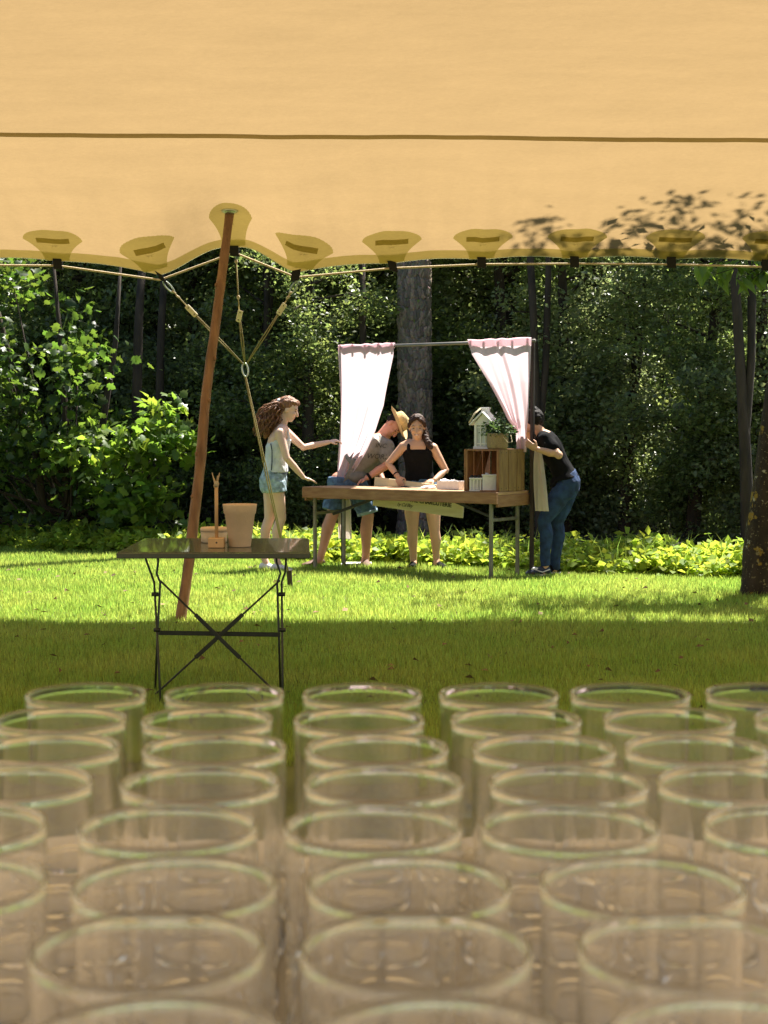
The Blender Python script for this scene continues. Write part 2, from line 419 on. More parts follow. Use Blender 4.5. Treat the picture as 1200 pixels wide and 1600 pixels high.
def fallen():
    g = np.random.default_rng(3); V = []; F = []
    for k in range(170):
        y = g.uniform(7.2, 15.5); x = g.uniform(-.27, .27) * y; a = g.uniform(0, 6.28); L = g.uniform(.03, .065); c, q = math.cos(a) * L, math.sin(a) * L; z = gz(y) + g.uniform(.03, .05); n = len(V); t = g.uniform(-.012, .012)
        V += [(x, y, z), (x + c * .5 - q * .3, y + q * .5 + c * .3, z + .008 + t), (x + c, y + q, z + t), (x + c * .5 + q * .3, y + q * .5 - c * .3, z + .008 - t)]; F.append([n, n + 1, n + 2, n + 3])
    o = link('fallen_leaves', mesh_from('fallen_leaves', V, F), mat('dry_leaf', (.17, .11, .045), .8, island=.4), None, False, 'stuff')
    o['label'] = 'dry brown leaves fallen here and there on the lawn'; o['category'] = 'leaves'
fallen()

# ------------------------------------------------------------------ leaves
KITE = None
def unit(a): return a / np.maximum(np.linalg.norm(a, axis=1, keepdims=True), 1e-6)
def leaf_cloud(C, per, spread, size, g, up=1.0, wr=.5, droop=.25, flat=.6):
    C = np.repeat(np.asarray(C, float), per, 0); n = len(C)
    c = C + g.normal(0, 1, (n, 3)) * spread * np.array([1, 1, flat])
    d = g.normal(0, 1, (n, 3)); d[:, 2] = d[:, 2] * .5 - droop; d = unit(d)
    nr = g.normal(0, 1, (n, 3)); nr[:, 2] += up; s = unit(np.cross(d, nr)); nr = np.cross(s, d)
    L = (size * (.65 + .7 * g.random(n)))[:, None]; W = L * wr * .5
    V = np.empty((n, 4, 3))
    V[:, 0] = c; V[:, 1] = c + d * L * .45 + s * W + nr * L * .07; V[:, 2] = c + d * L - nr * L * .08; V[:, 3] = c + d * L * .45 - s * W + nr * L * .07
    return V.reshape(-1, 3), np.arange(n * 4).reshape(n, 4)
LOBE = np.array([(0, 0), (.12, .30), (.30, .26), (.42, .55), (.56, .27), (.72, .28), (1.0, 0), (.72, -.28), (.56, -.27), (.42, -.55), (.30, -.26), (.12, -.30)])
def lobed_cloud(C, per, spread, size, g, up=1.0, droop=.35, flat=.7):
    C = np.repeat(np.asarray(C, float), per, 0); n = len(C)
    c = C + g.normal(0, 1, (n, 3)) * spread * np.array([1, 1, flat])
    d = g.normal(0, 1, (n, 3)); d[:, 2] = d[:, 2] * .5 - droop; d = unit(d)
    nr = g.normal(0, 1, (n, 3)); nr[:, 2] += up; s = unit(np.cross(d, nr)); nr = np.cross(s, d)
    L = (size * (.65 + .7 * g.random(n)))[:, None]; k = len(LOBE)
    V = np.empty((n, k + 1, 3)); V[:, 0] = c + d * L * .42
    for i, (a, b) in enumerate(LOBE): V[:, i + 1] = c + d * L * a + s * L * b - nr * L * (abs(b) * .25 + .1 * a * a)
    base = (np.arange(n) * (k + 1))[:, None, None]
    T = np.array([[0, i + 1, (i + 1) % k + 1] for i in range(k)])[None]
    return V.reshape(-1, 3), (base + T).reshape(-1, 3)

def trunk_mesh(pts, rad, seed=0, seg=14, rough=.12, sub=6):
    g = random.Random(seed); pts = [Vector(p) for p in pts]; P2 = []; R2 = []
    for i in range(len(pts) - 1):
        for k in range(sub):
            t = k / sub; P2.append(pts[i].lerp(pts[i + 1], t)); R2.append(rad[i] * (1 - t) + rad[i + 1] * t)
    P2.append(pts[-1]); R2.append(rad[-1])
    mb = MB(); mb.tube(P2, R2, seg)
    out = []
    ph = [g.random() * 6 for _ in range(6)]
    for i, v in enumerate(mb.V):
        ring = i // seg; j = i % seg; c = P2[ring]
        f = 1 + rough * (math.sin(3 * 2 * math.pi * j / seg + ph[0] + ring * .3) * .5 + math.sin(2 * 2 * math.pi * j / seg + ph[1] - ring * .45) * .5) + g.uniform(-rough, rough) * .35
        out.append(c + (Vector(v) - c) * f)
    mb.V = out
    return mb

# ground cover strip
def build_cover():
    g = np.random.default_rng(21); C = []
    for _ in range(6200):
        x = g.uniform(-6.5, 5.2); e = ivy_edge(x); y = e + abs(g.normal(0, .8)) * 1.0 + .05
        if y > e + 2.2: continue
        top = .09 + .10 * min(1, (y - e) / .9) + .05 * math.sin(x * 3 + y * 2) + .04 * math.sin(x * 7.7)
        C.append((x, y, gz(y) + max(.05, top) * g.uniform(.45, 1.05)))
    V, F = leaf_cloud(C, 9, .07, .088, g, 1.5, .75, .1, .6)
    o = link('ground_cover', mesh_from('ground_cover', V, F), M['ivy'], None, False, 'stuff')
    o['label'] = 'bright green leafy ground cover between lawn and wood'; o['category'] = 'ground cover'
    # taller wild stems sticking out of it
    W = []; FF = []
    for k in range(900):
        x = g.uniform(-6.5, 5); y = ivy_edge(x) + g.uniform(.0, 1.6); h = g.uniform(.15, .42); a = g.uniform(0, 6.28); l = h * g.uniform(.2, .7)
        i = len(W); w = .005
        W += [(x - w, y, gz(y)), (x + w, y, gz(y)), (x + math.cos(a) * l * .4 + w * .7, y + math.sin(a) * l * .4, gz(y) + h * .7), (x + math.cos(a) * l * .4 - w * .7, y + math.sin(a) * l * .4, gz(y) + h * .7), (x + math.cos(a) * l, y + math.sin(a) * l, gz(y) + h)]
        FF += [[i, i + 1, i + 2, i + 3], [i + 3, i + 2, i + 4]]
    o = link('wild_grass', mesh_from('wild_grass', W, FF), M['grass'], None, False, 'stuff')
    o['label'] = 'thin wild grass stems standing up through the ground cover'; o['category'] = 'grass'
build_cover()

# ------------------------------------------------------------------ wood
def wood_variant(seed, height, radius, low, leaf, n_cl, per, m, tm, spread=.17):
    """one tree standing at the origin: trunk with limbs and a crown of leaf clusters"""
    g = np.random.default_rng(seed); t = bpy.data.objects.new('wood_tree', None); COL.objects.link(t)
    lean = g.normal(0, .25, 2)
    pts = [(0, 0, -.1), (lean[0] * .3, lean[1] * .3, height * .35), (lean[0], lean[1], height * .7), (lean[0] * 1.4, lean[1] * 1.4, height * .95)]
    mb = trunk_mesh(pts, [.11, .085, .06, .02], seed)
    # limbs and cluster positions
    C = []
    nl = 26
    for i in range(nl):
        z0 = low + (height - low) * (i + g.random()) / nl * .93
        a = g.uniform(0, 6.283); prof = math.sin(math.pi * min(1, (z0 - low * .5) / (height * 1.02))) ** .5
        L = radius * (.55 + .55 * g.random()) * max(.35, prof)
        base = np.array([lean[0] * z0 / height, lean[1] * z0 / height, z0])
        tip = base + np.array([math.cos(a) * L, math.sin(a) * L, L * g.uniform(-.1, .45)])
        mid = (base + tip) / 2 + np.array([0, 0, .12 * L])
        mb.tube([base, mid, tip], [.028, .018, .006], 5)
        k = max(3, int(n_cl / nl))
        for q in range(k):
            f = .25 + .8 * g.random() ** .7
            p = base * (1 - f) + tip * f + g.normal(0, .30, 3) * np.array([1, 1, .75]) * radius * .5
            if p[2] > 3.0 and g.random() < .68: continue
            C.append(p)
    trunk = link('trunk', mb.mesh('wood_tree_trunk'), tm, t, True)
    V, F = leaf_cloud(C, per, spread, leaf, g, .9, .55, .25, .55)
    V[:, 2] = np.maximum(V[:, 2], .02)
    crown = link('crown', mesh_from('wood_tree_crown', V, F), m, t, False, kind='stuff')
    return t

W_A = wood_variant(101, 6.4, 1.5, .25, .084, 620, 72, M['woodleaf'], M['bark'])
W_B = wood_variant(102, 6.8, 1.7, .35, .090, 620, 68, M['woodleaf2'], M['bark'])
W_C = wood_variant(103, 5.8, 1.4, .15, .076, 620, 76, M['woodleaf'], M['bark'])
W_D = wood_variant(104, 7.4, 1.6, .5, .086, 620, 68, M['woodleaf2'], M['bark'])
W_T = wood_variant(105, 9.0, 2.0, 4.2, .13, 420, 55, M['woodleaf'], M['bark'], .3)      # bare trunk, high crown

def place(src, first, x, y, rz, sc, label, group=None, cat='tree'):
    t = src if first else copy_tree(src)
    t.location = (x, y, gz(y)); t.rotation_euler = (0, 0, rz); t.scale = (sc, sc, sc)
    return tag(t, label, cat, group)
used = set()
def plant(key, x, y, rz, sc, label, group=None):
    src = {'A': W_A, 'B': W_B, 'C': W_C, 'D': W_D, 'T': W_T}[key]
    f = key not in used; used.add(key)
    return place(src, f, x, y, rz, sc, label, group)

front = [  # px of the trunk, depth, variant, scale, label
    (395, 21.6, 'A', .9, 'dark leafy tree behind the girl with the ponytail'),
    (480, 20.2, 'C', .85, 'dense small-leaved tree behind the left curtain'),
    (590, 23.6, 'B', 1.0, 'dark leafy tree just left of the thick pine trunk'),
    (705, 23.4, 'D', 1.0, 'leafy tree just right of the thick pine trunk'),
    (790, 22.2, 'A', 1.0, 'leafy tree behind the lantern and right curtain'),
    (885, 20.0, 'D', .8, 'leafy tree right behind the woman in blue jeans'),
    (975, 19.3, 'B', .82, 'pale-leaved dense tree in the gap between woman in jeans and lichen trunk'),
    (1080, 18.6, 'C', .85, 'dense dark tree beside the lichen trunk'),
    (1190, 18.4, 'D', .8, 'leafy tree behind the lichen-spotted trunk'),
    (305, 23.0, 'D', .95, 'dark tree behind the leaning tent pole'),
    (205, 23.6, 'B', .95, 'dark tree behind the maple bush'),
    (80, 23.0, 'C', 1.0, 'dark tree rising behind the far left of the maple bush'),
    (-60, 22.5, 'A', 1.0, 'dark tree at the left edge of the picture behind the maple bush'),
    (1320, 18.0, 'A', .7, 'leafy tree past the right edge behind the lichen trunk')]
rr = random.Random(9)
for px, d, k, sc, lb in front:
    plant(k, (px - 600) / FPX * d, d, rr.uniform(0, 6.28), sc, lb)
deep = 'trees deep in the dark wood'
for row, (y, n, w, sc) in enumerate(((23.4, 9, 7.0, .95), (26.0, 9, 8.5, 1.15), (30.0, 9, 10.5, 1.7), (36.0, 9, 13.0, 2.2))):
    for i in range(n):
        x = -w + 2 * w * (i + .5) / n + rr.uniform(-.4, .4)
        plant('ABCD'[(i + row * 2 + rr.randint(0, 1)) % 4], x, y + rr.uniform(-.7, .7) - .1 * x, rr.uniform(0, 6.28), sc * rr.uniform(.92, 1.1), 'leafy tree deep in the dark wood behind the lawn', deep)

# slim trunks that show against the wood, crowns above the tent edge
def slim(px, d, w, lean_px, label, fork=None):
    x = (px - 600) / FPX * d; g0 = gz(d); t = thing('slim_tree', label, 'tree', (x, d, g0))
    lx = lean_px / FPX * d
    mb = trunk_mesh([(0, 0, -.1), (lx * .4, .1, 1.3), (lx, .35, 2.9), (lx * 1.5, 1.2, 5.0), (lx * 1.8, 2.2, 7.2)], [w * .6, w * .5, w * .45, w * .35, w * .1], int(px), 12)
    if fork:
        fx = fork / FPX * d
        q = trunk_mesh([(lx * .4, .1, 1.25), (lx * .7 + fx * .6, .25, 2.2), (lx + fx, .5, 3.4), (lx * 1.4 + fx * 1.5, 1.4, 5.6)], [w * .42, w * .4, w * .36, w * .1], int(px) + 1, 10)
        mb.add(q.V, q.F)
    link('trunk', mb.mesh('slim_trunk'), M['bark'], t, True)
    c = bpy.data.objects.new('crown', W_T.children[1].data if W_T.children[1].name.startswith('crown') else W_T.children[0].data)
    COL.objects.link(c); c.parent = t; c.location = (lx * 1.5, 2.0, .4); c.scale = (.6, .6, .75); c.rotation_euler = (0, 0, px)
    return t
slim(574, 20.2, .11, -8, 'slim dark trunk just left of the thick pine', None)
slim(846, 18.4, .105, -10, 'forked slim trunk above the woman in blue jeans', 26)
slim(1040, 20.4, .12, 6, 'slim shaded trunk standing between the jeans woman and lichen tree')
slim(1172, 16.4, .12, -14, 'paired brown trunks just left of the lichen trunk top', 30)
slim(208, 20.0, .13, 4, 'slim dark trunk above the maple bush')
slim(246, 20.6, .12, 2, 'thin dark trunk between maple bush and leaning pole')
slim(420, 20.8, .10, -6, 'thin dark trunk above the head of the girl')
plant('T', 5.6, 24.5, 1, 1.15, 'tall dark tree rising deep in the wood at right')
plant('T', -5.2, 26.0, 2, 1.2, 'tall dark tree rising deep in the wood at left')
plant('T', -1.0, 25.0, 3, 1.2, 'tall dark tree rising deep in the wood at centre')

# thick pine in the middle
def build_pine():
    d = 20.6; x = (650 - 600) / FPX * d; g0 = gz(d)
    t = thing('pine_tree', 'thick straight pine trunk with plated bark behind the smiling woman', 'tree', (x, d, g0))
    na, nz = 150, 620; H = 5.2; R0 = .236
    A, Z = np.meshgrid(np.arange(na) / na * 2 * np.pi, np.linspace(-.1, H, nz))
    u = A * R0 / .052; v = Z / .135; nu = int(round(2 * np.pi * R0 / .052)); u = A / (2 * np.pi) * nu
    u = u + .35 * np.sin(v * 1.3 + u * .0) + .15 * np.sin(v * 3.7)
    def h(i, j, k):
        q = np.sin((i % nu) * 127.1 + j * 311.7 + k * 74.7) * 43758.5453
        return q - np.floor(q)
    iu = np.floor(u); iv = np.floor(v); f1 = np.full(u.shape, 9.); f2 = f1.copy(); idv = np.zeros(u.shape)
    for di in (-1, 0, 1):
        for dj in (-1, 0, 1):
            cx, cyy = iu + di, iv + dj
            dx = cx + .1 + .8 * h(cx, cyy, 1) - u; dy = cyy + .1 + .8 * h(cx, cyy, 2) - v
            dd = np.sqrt(dx * dx + dy * dy); near = dd < f1
            f2 = np.where(near, f1, np.minimum(f2, dd)); idv = np.where(near, h(cx, cyy, 3), idv); f1 = np.minimum(f1, dd)
    e = np.clip((f2 - f1) / .28, 0, 1) ** .6
    rr_ = (R0 * (1 - .012 * Z) + np.where(Z < .5, .07 * (1 - Z / .5) ** 2, 0)) - .034 * (1 - e) + .014 * (idv - .5) + .004 * np.sin(u * 9 + v * 7)
    lean = -.008 * Z
    V = np.stack([np.cos(A) * rr_ + lean, np.sin(A) * rr_, Z], 2).reshape(-1, 3)
    j, i = np.meshgrid(np.arange(nz - 1), np.arange(na), indexing='ij'); k = (i + 1) % na
    F = np.stack([j * na + i, j * na + k, (j + 1) * na + k, (j + 1) * na + i], 2).reshape(-1, 4)
    me = mesh_from('pine_trunk', V, F); at = me.attributes.new('plate', 'FLOAT', 'POINT'); at.data.foreach_set('value', idv.ravel().astype(np.float32))
    link('trunk', me, M['pine_bark'], t, True)
    up = trunk_mesh([(-.042, 0, 5.15), (-.08, .1, 10), (.1, .2, 20), (.2, .2, 31)], [.24, .20, .15, .04], 5, 14, .05)
    g = np.random.default_rng(5); C = []
    for q in range(34):
        z = g.uniform(27, 31.5); a = g.uniform(0, 6.28); L = g.uniform(.7, 1.9) * (1.25 - (z - 27) / 7)
        b = np.array([.1, .2, z]); tp = b + np.array([math.cos(a) * L, math.sin(a) * L, .3 * L]); up.tube([b, tp], [.04, .01], 5)
        for w in range(7): C.append(b + (tp - b) * g.uniform(.5, 1.05) + g.normal(0, .15, 3))
    link('upper_trunk', up.mesh('pine_upper_trunk'), M['pine_bark'], t, True)
    V, F = leaf_cloud(C, 70, .2, .16, g, .3, .10, 0, .7)
    link('crown', mesh_from('pine_crown', V, F), M['needle'], t, kind='stuff')
build_pine()

# maple bush on the left
def build_maple():
    d = 19.0; base = P(95, 845, d); base.z = gz(d)
    t = thing('maple_bush', 'big leafy maple bush with sunlit leaves at left edge of lawn', 'bush', base)
    g = np.random.default_rng(31); mb = MB(); C = []; C2 = []
    def spray(px, py, dd, n, sp, lst):
        p = np.array(P(px, py, dd) - base)
        for _ in range(n): lst.append(p + g.normal(0, sp, 3) * np.array([1, 1, .7]))
        m_ = p * .5 + np.array([0, .35, -.15]); mb.tube([(0, .3, p[2] * .25), m_, p], [.03, .018, .006], 5)
    for px in range(-110, 250, 45):
        for py in range(400, 860, 50):
            lim = (205 if py > 640 else 130)
            if px > lim or g.random() < (.72 if py < 620 else .42): continue
            spray(px + g.uniform(-20, 20), py + g.uniform(-20, 20), d + g.uniform(-.2, 1.3), 6, .17, C)
    for px, py in ((238, 650), (258, 690), (232, 700), (205, 680), (270, 700), (215, 770), (228, 800), (205, 810), (195, 760), (232, 770), (215, 820), (180, 690), (110, 700)):
        spray(px, py, d - .35 + g.uniform(-.15, .15), 5, .13, C2)
    for k in range(3):
        mb.tube([(k * .25 - .2, .3, -.1), (k * .4 - .4, .45, 1.2), (k * .7 - .8, .6, 2.6), (k * .9 - 1.1, .6, 3.9)], [.06, .05, .035, .01], 7)
    link('stem', mb.mesh('maple_stem'), M['bark'], t, True)
    V, F = lobed_cloud(C, 28, .17, .112, g, 1.1)
    link('crown', mesh_from('maple_crown', V, F), M['maple'], t, kind='stuff')
    V, F = lobed_cloud(C2, 22, .15, .128, g, 1.1)
    link('outer_spray', mesh_from('maple_outer_spray', V, F), M['maple_sun'], t, kind='stuff')
build_maple()

# shape of the tent cloth
YE = 11.9; XP = (361 - 600) / FPX * 11.55; SP = YE - 11.55
TABS = [(-520, 425), (-370, 408), (-215, 410), (-60, 408), (94, 409), (252, 431), (368, 389), (464, 427), (612, 413), (751, 407), (895, 406), (1045, 407), (1192, 411), (1340, 409), (1490, 412), (1640, 415), (1790, 425)]
def ez(py): return CAM_H + (662 - py) / FPX * YE
TX = [(px - 600) / FPX * YE for px, _ in TABS]; TZ = [ez(py) for _, py in TABS]
def bump(x, s): return .07 * math.exp(-((x - XP) / .28) ** 2 - ((s - SP) / .30) ** 2)
def edge_target(x):
    if x <= TX[0]: return TZ[0]
    if x >= TX[-1]: return TZ[-1]
    for i in range(len(TX) - 1):
        if TX[i] <= x <= TX[i + 1]:
            t = (x - TX[i]) / (TX[i + 1] - TX[i]); base = TZ[i] * (1 - t) + TZ[i + 1] * t
            sc = .035 if i in (5, 6) else .022
            ease = t * t * (3 - 2 * t)
            if i in (5, 6): base = TZ[i] * (1 - ease) + TZ[i + 1] * ease; 
            return base + sc * math.sin(math.pi * t)
def canopy_z(x, s):
    prof = 2.64 + .08 * (1 - math.exp(-s / .15)) + .97 * (1 - math.exp(-s / 1.5))
    if s > 10: prof -= .012 * (s - 10) ** 2
    dz = edge_target(x) - bump(x, 0) - 2.64
    sag = .015 * math.sin(x * .8 + 1) * min(1, s / 3)
    crease = (.0035 * math.sin(x * 21 + 2 * math.sin(s * 1.6)) + .0025 * math.sin(x * 37 + 1.3 + s)) * math.exp(-s / .6) + .010 * math.sin(x * 1.9 + s * 1.1) * math.sin(s * 1.7 + .4) * min(1, s)
    return prof + dz * math.exp(-s / .38) + bump(x, s) + sag + crease * min(1, s * 5)
def canopy_pt(x, s, off=0): return Vector((x, YE - s, canopy_z(x, s) + off))


# lichen-spotted tree on the right, crown over the tent edge
def build_right_tree():
    d = 12.6; base = P(1190, 930, d); base.z = gz(d)
    t = thing('lichen_tree', 'leaning trunk spotted with yellow lichen at the right edge', 'tree', base)
    def L(px, py, dd=d): return P(px, py, dd) - base
    pts = [L(1189, 930) - Vector((0, 0, .12)), L(1190, 900), L(1196, 830), L(1212, 690), L(1236, 540), Vector((.55, .15, 2.9)), Vector((1.4, .6, 5.0)), Vector((2.2, 1.1, 8.2))]
    mb = trunk_mesh(pts, [.19, .165, .155, .145, .135, .12, .09, .03], 77, 40, .06, 8)
    g = np.random.default_rng(77); C = []; tw = MB()
    def limb(a, b, r0, n, sp):
        a = Vector(a); b = Vector(b); m_ = (a + b) / 2 + Vector((0, 0, .12 * (b - a).length)); tw.tube([a, m_, b], [r0, r0 * .6, .008], 6)
        for _ in range(n):
            f = g.uniform(.35, 1.05); p = np.array(a.lerp(b, f)) + g.normal(0, sp, 3) * np.array([1, 1, .5]); C.append(p)
    top = Vector((.85, .3, 3.7))
    for e, n in (((-.6, .9, 4.4), 14), ((-1.2, 1.2, 4.2), 15), ((-.9, .7, 3.9), 10), ((.2, 1.6, 5.0), 16), ((1.6, .6, 4.8), 16), ((1.9, -.6, 4.4), 16), ((2.4, 1.4, 5.6), 14), ((1.2, 1.6, 4.2), 14)):
        limb(top + Vector((0, 0, g.uniform(-.6, .8))), e, .05, n, .38)
    link('trunk', mb.mesh('lichen_trunk'), M['lichen'], t, True)
    V, F = leaf_cloud(C, 26, .2, .115, g, 1.0, .5, .3, .5)
    link('crown', mesh_from('lichen_tree_crown', V, F), M['walnut'], t, kind='stuff')
    # loose sprays reaching out over the tent: their shade falls on the cloth
    S = SDIR; C3 = []; X3_, Y3_, Z3_ = Vector((1, 0, 0)), Vector((0, 1, 0)), Vector((0, 0, 1))
    def over(px, py, h):             # a point h metres above the cloth, up the sun's ray
        lo, hi = 4.0, YE
        for _ in range(40):
            md = (lo + hi) / 2; q = P(px, py, md)
            if q.z < canopy_z(q.x, YE - md): lo = md
            else: hi = md
        for _ in range(1): q = P(px, py, lo)
        return q + S * (h / S.z) - base
    bough = [over(1260, 400, 4.7), over(1180, 400, 4.7), over(1095, 401, 4.75), over(1010, 402, 4.8), over(955, 401, 4.8), over(900, 400, 4.8)]
    for (a, b, n, nb) in (((1230, 400), (1090, 372), 6, .5), ((1090, 372), (1020, 350), 7, 1), ((1020, 350), (965, 342), 7, 1), ((1080, 372), (1058, 318), 5, .7), ((1060, 330), (1095, 306), 3, .6), ((1058, 318), (1050, 310), 2, .5),
                      ((1240, 385), (1150, 345), 4, 1), ((1150, 345), (1185, 322), 5, .8), ((1180, 385), (1110, 352), 4, 1), ((975, 400), (900, 378), 4, .6), ((870, 372), (826, 352), 6, .8), ((860, 362), (862, 342), 3, .7), ((840, 400), (822, 380), 4, .8), ((960, 405), (930, 388), 6, 1), ((1200, 402), (1010, 396), 5, 1.2), ((1120, 405), (990, 408), 3, 1.2), ((1220, 375), (1190, 350), 3, 1)):
        A_, B_ = over(*a, 4.7), over(*b, 5.0); near = min(bough, key=lambda q: (q - A_).length); bough.append(B_)
        if (near - A_).length > .01: tw.tube([near, near.lerp(A_, .5) + Vector((0, 0, .03)), A_ + (A_ - near).normalized() * .01], [.008, .006, .009], 5)
        tw.ell(A_, X3_ * .010, Y3_ * .010, Z3_ * .010, 6, 5); tw.tube([A_, (A_ + B_) / 2 + Vector((0, 0, .03)), B_], [.009, .006, .003], 5)
        for q in range(n): C3.append(np.array(A_.lerp(B_, (q + g.random()) / n)) + g.normal(0, .06, 3) * nb)
    tw.tube([Vector((1.85, .88, 6.8)), over(1260, 400, 4.7), over(1180, 400, 4.7), over(1010, 402, 4.8), over(900, 400, 4.8)], [.03, .012, .010, .008, .005], 6)
    link('branches', tw.mesh('lichen_branches'), M['bark'], t, True, 'stuff')
    V, F = leaf_cloud(C3, 6, .075, .095, g, .4, .5, .1, 1.2)
    link('outer_spray', mesh_from('lichen_outer_spray', V, F), M['walnut'], t, kind='stuff')
    # leaves that hang into view under the rope
    leafm = MB(); prof = [(0, 0), (.12, .10), (.32, .20), (.55, .19), (.8, .09), (1, 0)]
    Vl = [(a, 0, -.10 * a * a) for a, _ in prof] + [(a, b, .03 - .10 * a * a) for a, b in prof[1:-1]] + [(a, -b, .03 - .10 * a * a) for a, b in prof[1:-1]]
    Fl = [[0, 1, 6], [0, 10, 1]] + [[i, i + 1, i + 6, i + 5] for i in (1, 2, 3)] + [[i, i + 9, i + 10, i + 1] for i in (1, 2, 3)] + [[4, 5, 9], [4, 13, 5]]
    lme = mesh_from('hanging_leaf', Vl, Fl)
    tw2 = MB()
    for px, py in ((1200, 400), (1150, 400), (1105, 405)):
        pass
    stems = [((1235, 402), (1120, 428)), ((1225, 398), (1085, 414)), ((1240, 405), (1150, 436)), ((1235, 395), (1195, 425)), ((1225, 388), (1150, 412)), ((1190, 395), (1100, 418)), ((1240, 400), (1175, 436))]
    for a, b in stems:
        tw2.tube([L(*a, 12.9), L((a[0] + b[0]) / 2, (a[1] + b[1]) / 2 - 6, 12.8), L(*b, 12.7)], [.006, .005, .003], 5)
        for q in range(9):
            f = .2 + .8 * q / 8; p = L(*a, 12.9).lerp(L(*b, 12.7), f)
            o = link('leaf', lme, M['walnut'], t); o.location = p
            o.rotation_euler = (g.uniform(-.5, .5), g.uniform(.5, 1.35), g.uniform(0, 6.28)); s = g.uniform(.13, .22); o.scale = (s, s, s)
    link('twig', tw2.mesh('hanging_twig'), M['bark'], t, True)
build_right_tree()

# ------------------------------------------------------------------ tent
tent = thing('stretch_tent', 'tan stretch tent canopy overhead with scalloped roped edge', 'tent', (0, 4, 0))
def tent_part(name, V, F, m, smooth=True, parent=tent):
    V = [Vector(v) - tent.location for v in V]
    return link(name, mesh_from(name, V, F), m, parent, smooth)
SS = [0, .03, .06, .1, .15, .2, .26, .33, .4, .48, .56, .65, .75, .86, 1.0, 1.15, 1.3, 1.5, 1.75, 2, 2.3, 2.6, 3, 3.5, 4, 4.5, 5, 5.6, 6.3, 7, 8, 9, 10, 11, 12, 13, 14, 15]
XX = list(np.arange(-10.0, -4.0, .1)) + list(np.arange(-4.0, 4.001, .03)) + list(np.arange(4.1, 10.01, .1))
V = [canopy_pt(x, s) for s in SS for x in XX]; n = len(XX)
F = [[j * n + i, j * n + i + 1, (j + 1) * n + i + 1, (j + 1) * n + i] for j in range(len(SS) - 1) for i in range(n - 1)]
tent_part('canopy', V, F, M['canopy'])
HS = [0.0, .02, .04, .06]
V = [canopy_pt(x, s + .002, -.008) for s in HS for x in XX]
F = [[j * n + i, j * n + i + 1, (j + 1) * n + i + 1, (j + 1) * n + i] for j in range(len(HS) - 1) for i in range(n - 1)]
tent_part('hem', V, F, M['canopy2'])
# welded seam across the roof
def seam_s(x): return 1.52 - .025 * math.cos(x * .55 + .3) - .026 * x + .004 * math.sin(x * 3.1) + .002 * math.sin(x * 11)
V = []; F = []
for i, x in enumerate(XX):
    for k, (ds, dz) in enumerate(((-.026, -.003), (-.021, -.012), (.021, -.012), (.026, -.003))): V.append(canopy_pt(x, seam_s(x) + ds + .001 * math.sin(x * 9), dz))
F = [[i * 4 + k, i * 4 + k + 1, i * 4 + k + 5, i * 4 + k + 4] for i in range(n - 1) for k in range(3)]
tent_part('seam', V, F, M['seam'])
# reinforcement patches with their hook strips and black tabs
def patch_shape(cx, rot, w, h, s0, zig, off=-.016, waist=.42):
    out = []; N = 72
    for k in range(N):
        t = k / N
        if t < .5:       # rounded top with pinked edge, left to right
            a = math.pi * (1 - t * 2); px_ = math.cos(a) * w; py_ = h * .62 + math.sin(a) * h * .38
            f = 1 + (zig if k % 2 else -zig); px_ *= f; py_ = h * .62 + (py_ - h * .62) * f
        else:            # concave flanks down to the narrow foot
            q = (t - .5) * 2
            if q < .5: u_ = q * 2; px_ = w * (1 - (1 - waist) * math.sin(u_ * math.pi / 2)); py_ = h * .62 * (1 - u_)
            else: u_ = (q - .5) * 2; px_ = -w * (1 - (1 - waist) * math.cos(u_ * math.pi / 2)); py_ = h * .62 * u_
        out.append((px_, py_))
    c, s_ = math.cos(rot), math.sin(rot); V = []; F = []
    rings = [0.02, .25, .5, .75, 1.0]
    for r_ in rings:
        for a, b in out:
            a2, b2 = a * r_, h * .45 + (b - h * .45) * r_
            x = cx + a2 * c - b2 * s_; s__ = s0 + max(0.0, a2 * s_ + b2 * c)
            V.append(canopy_pt(x, s__, off))
    m_ = len(out)
    for j in range(len(rings) - 1):
        for i in range(m_):
            k = (i + 1) % m_; F.append([j * m_ + i, j * m_ + k, (j + 1) * m_ + k, (j + 1) * m_ + i])
    F.append(list(range(m_)))
    return V, F
def strip(cx, rot, w, s0, s1, off=-.022):
    c, s_ = math.cos(rot), math.sin(rot); V = []
    for b in (s0, s1):
        for q in range(5):
            a = -w + 2 * w * q / 4; V.append(canopy_pt(cx + a * c - b * s_, max(0, a * s_ + b * c), off))
    return V, [[q, q + 1, q + 6, q + 5] for q in range(4)]
for i, (px, py) in enumerate(TABS):
    if px < -70 or px > 1350: continue
    cx = TX[i]; pole = px == 368
    rot = {252: .30, 464: -.30}.get(px, 0.0)
    if pole: V, F = patch_shape(XP, 0, .16, .44, .01, .012, waist=.55)
    else: V, F = patch_shape(cx - (.02 if px == 252 else -.02 if px == 464 else 0), rot, .225, .27, .004, .006 if not rot else .014)
    po = tent_part('patch', V, F, M['canopy2'])
    if not pole:
        V, F = strip(cx, rot, .125, .150, .195); tent_part('hook_strip', V, F, M['velcro'], parent=po)
    # folded black webbing tab gripping the edge rope
    e = canopy_pt(cx, 0); tilt = {252: .55, 464: -.18, 612: .25}.get(px, .05)
    a = Vector((math.cos(tilt), 0, math.sin(tilt) * -1)); dn = Vector((math.sin(tilt) * 1.0, .12, -math.cos(tilt)))
    mb = MB(); mb.obox(e + dn * .026 + Vector((0, -.016, .0)), a * .034, Vector((0, .006, 0)), dn * .040); mb.obox(e + dn * .026 + Vector((0, .014, 0)), a * .034, Vector((0, .006, 0)), dn * .040)
    mb.obox(e + dn * .062, a * .034, Vector((0, .021, 0)), dn * .006)
    mb.build('tab', M['black_web'], tent, bevel=.002)
rp = []
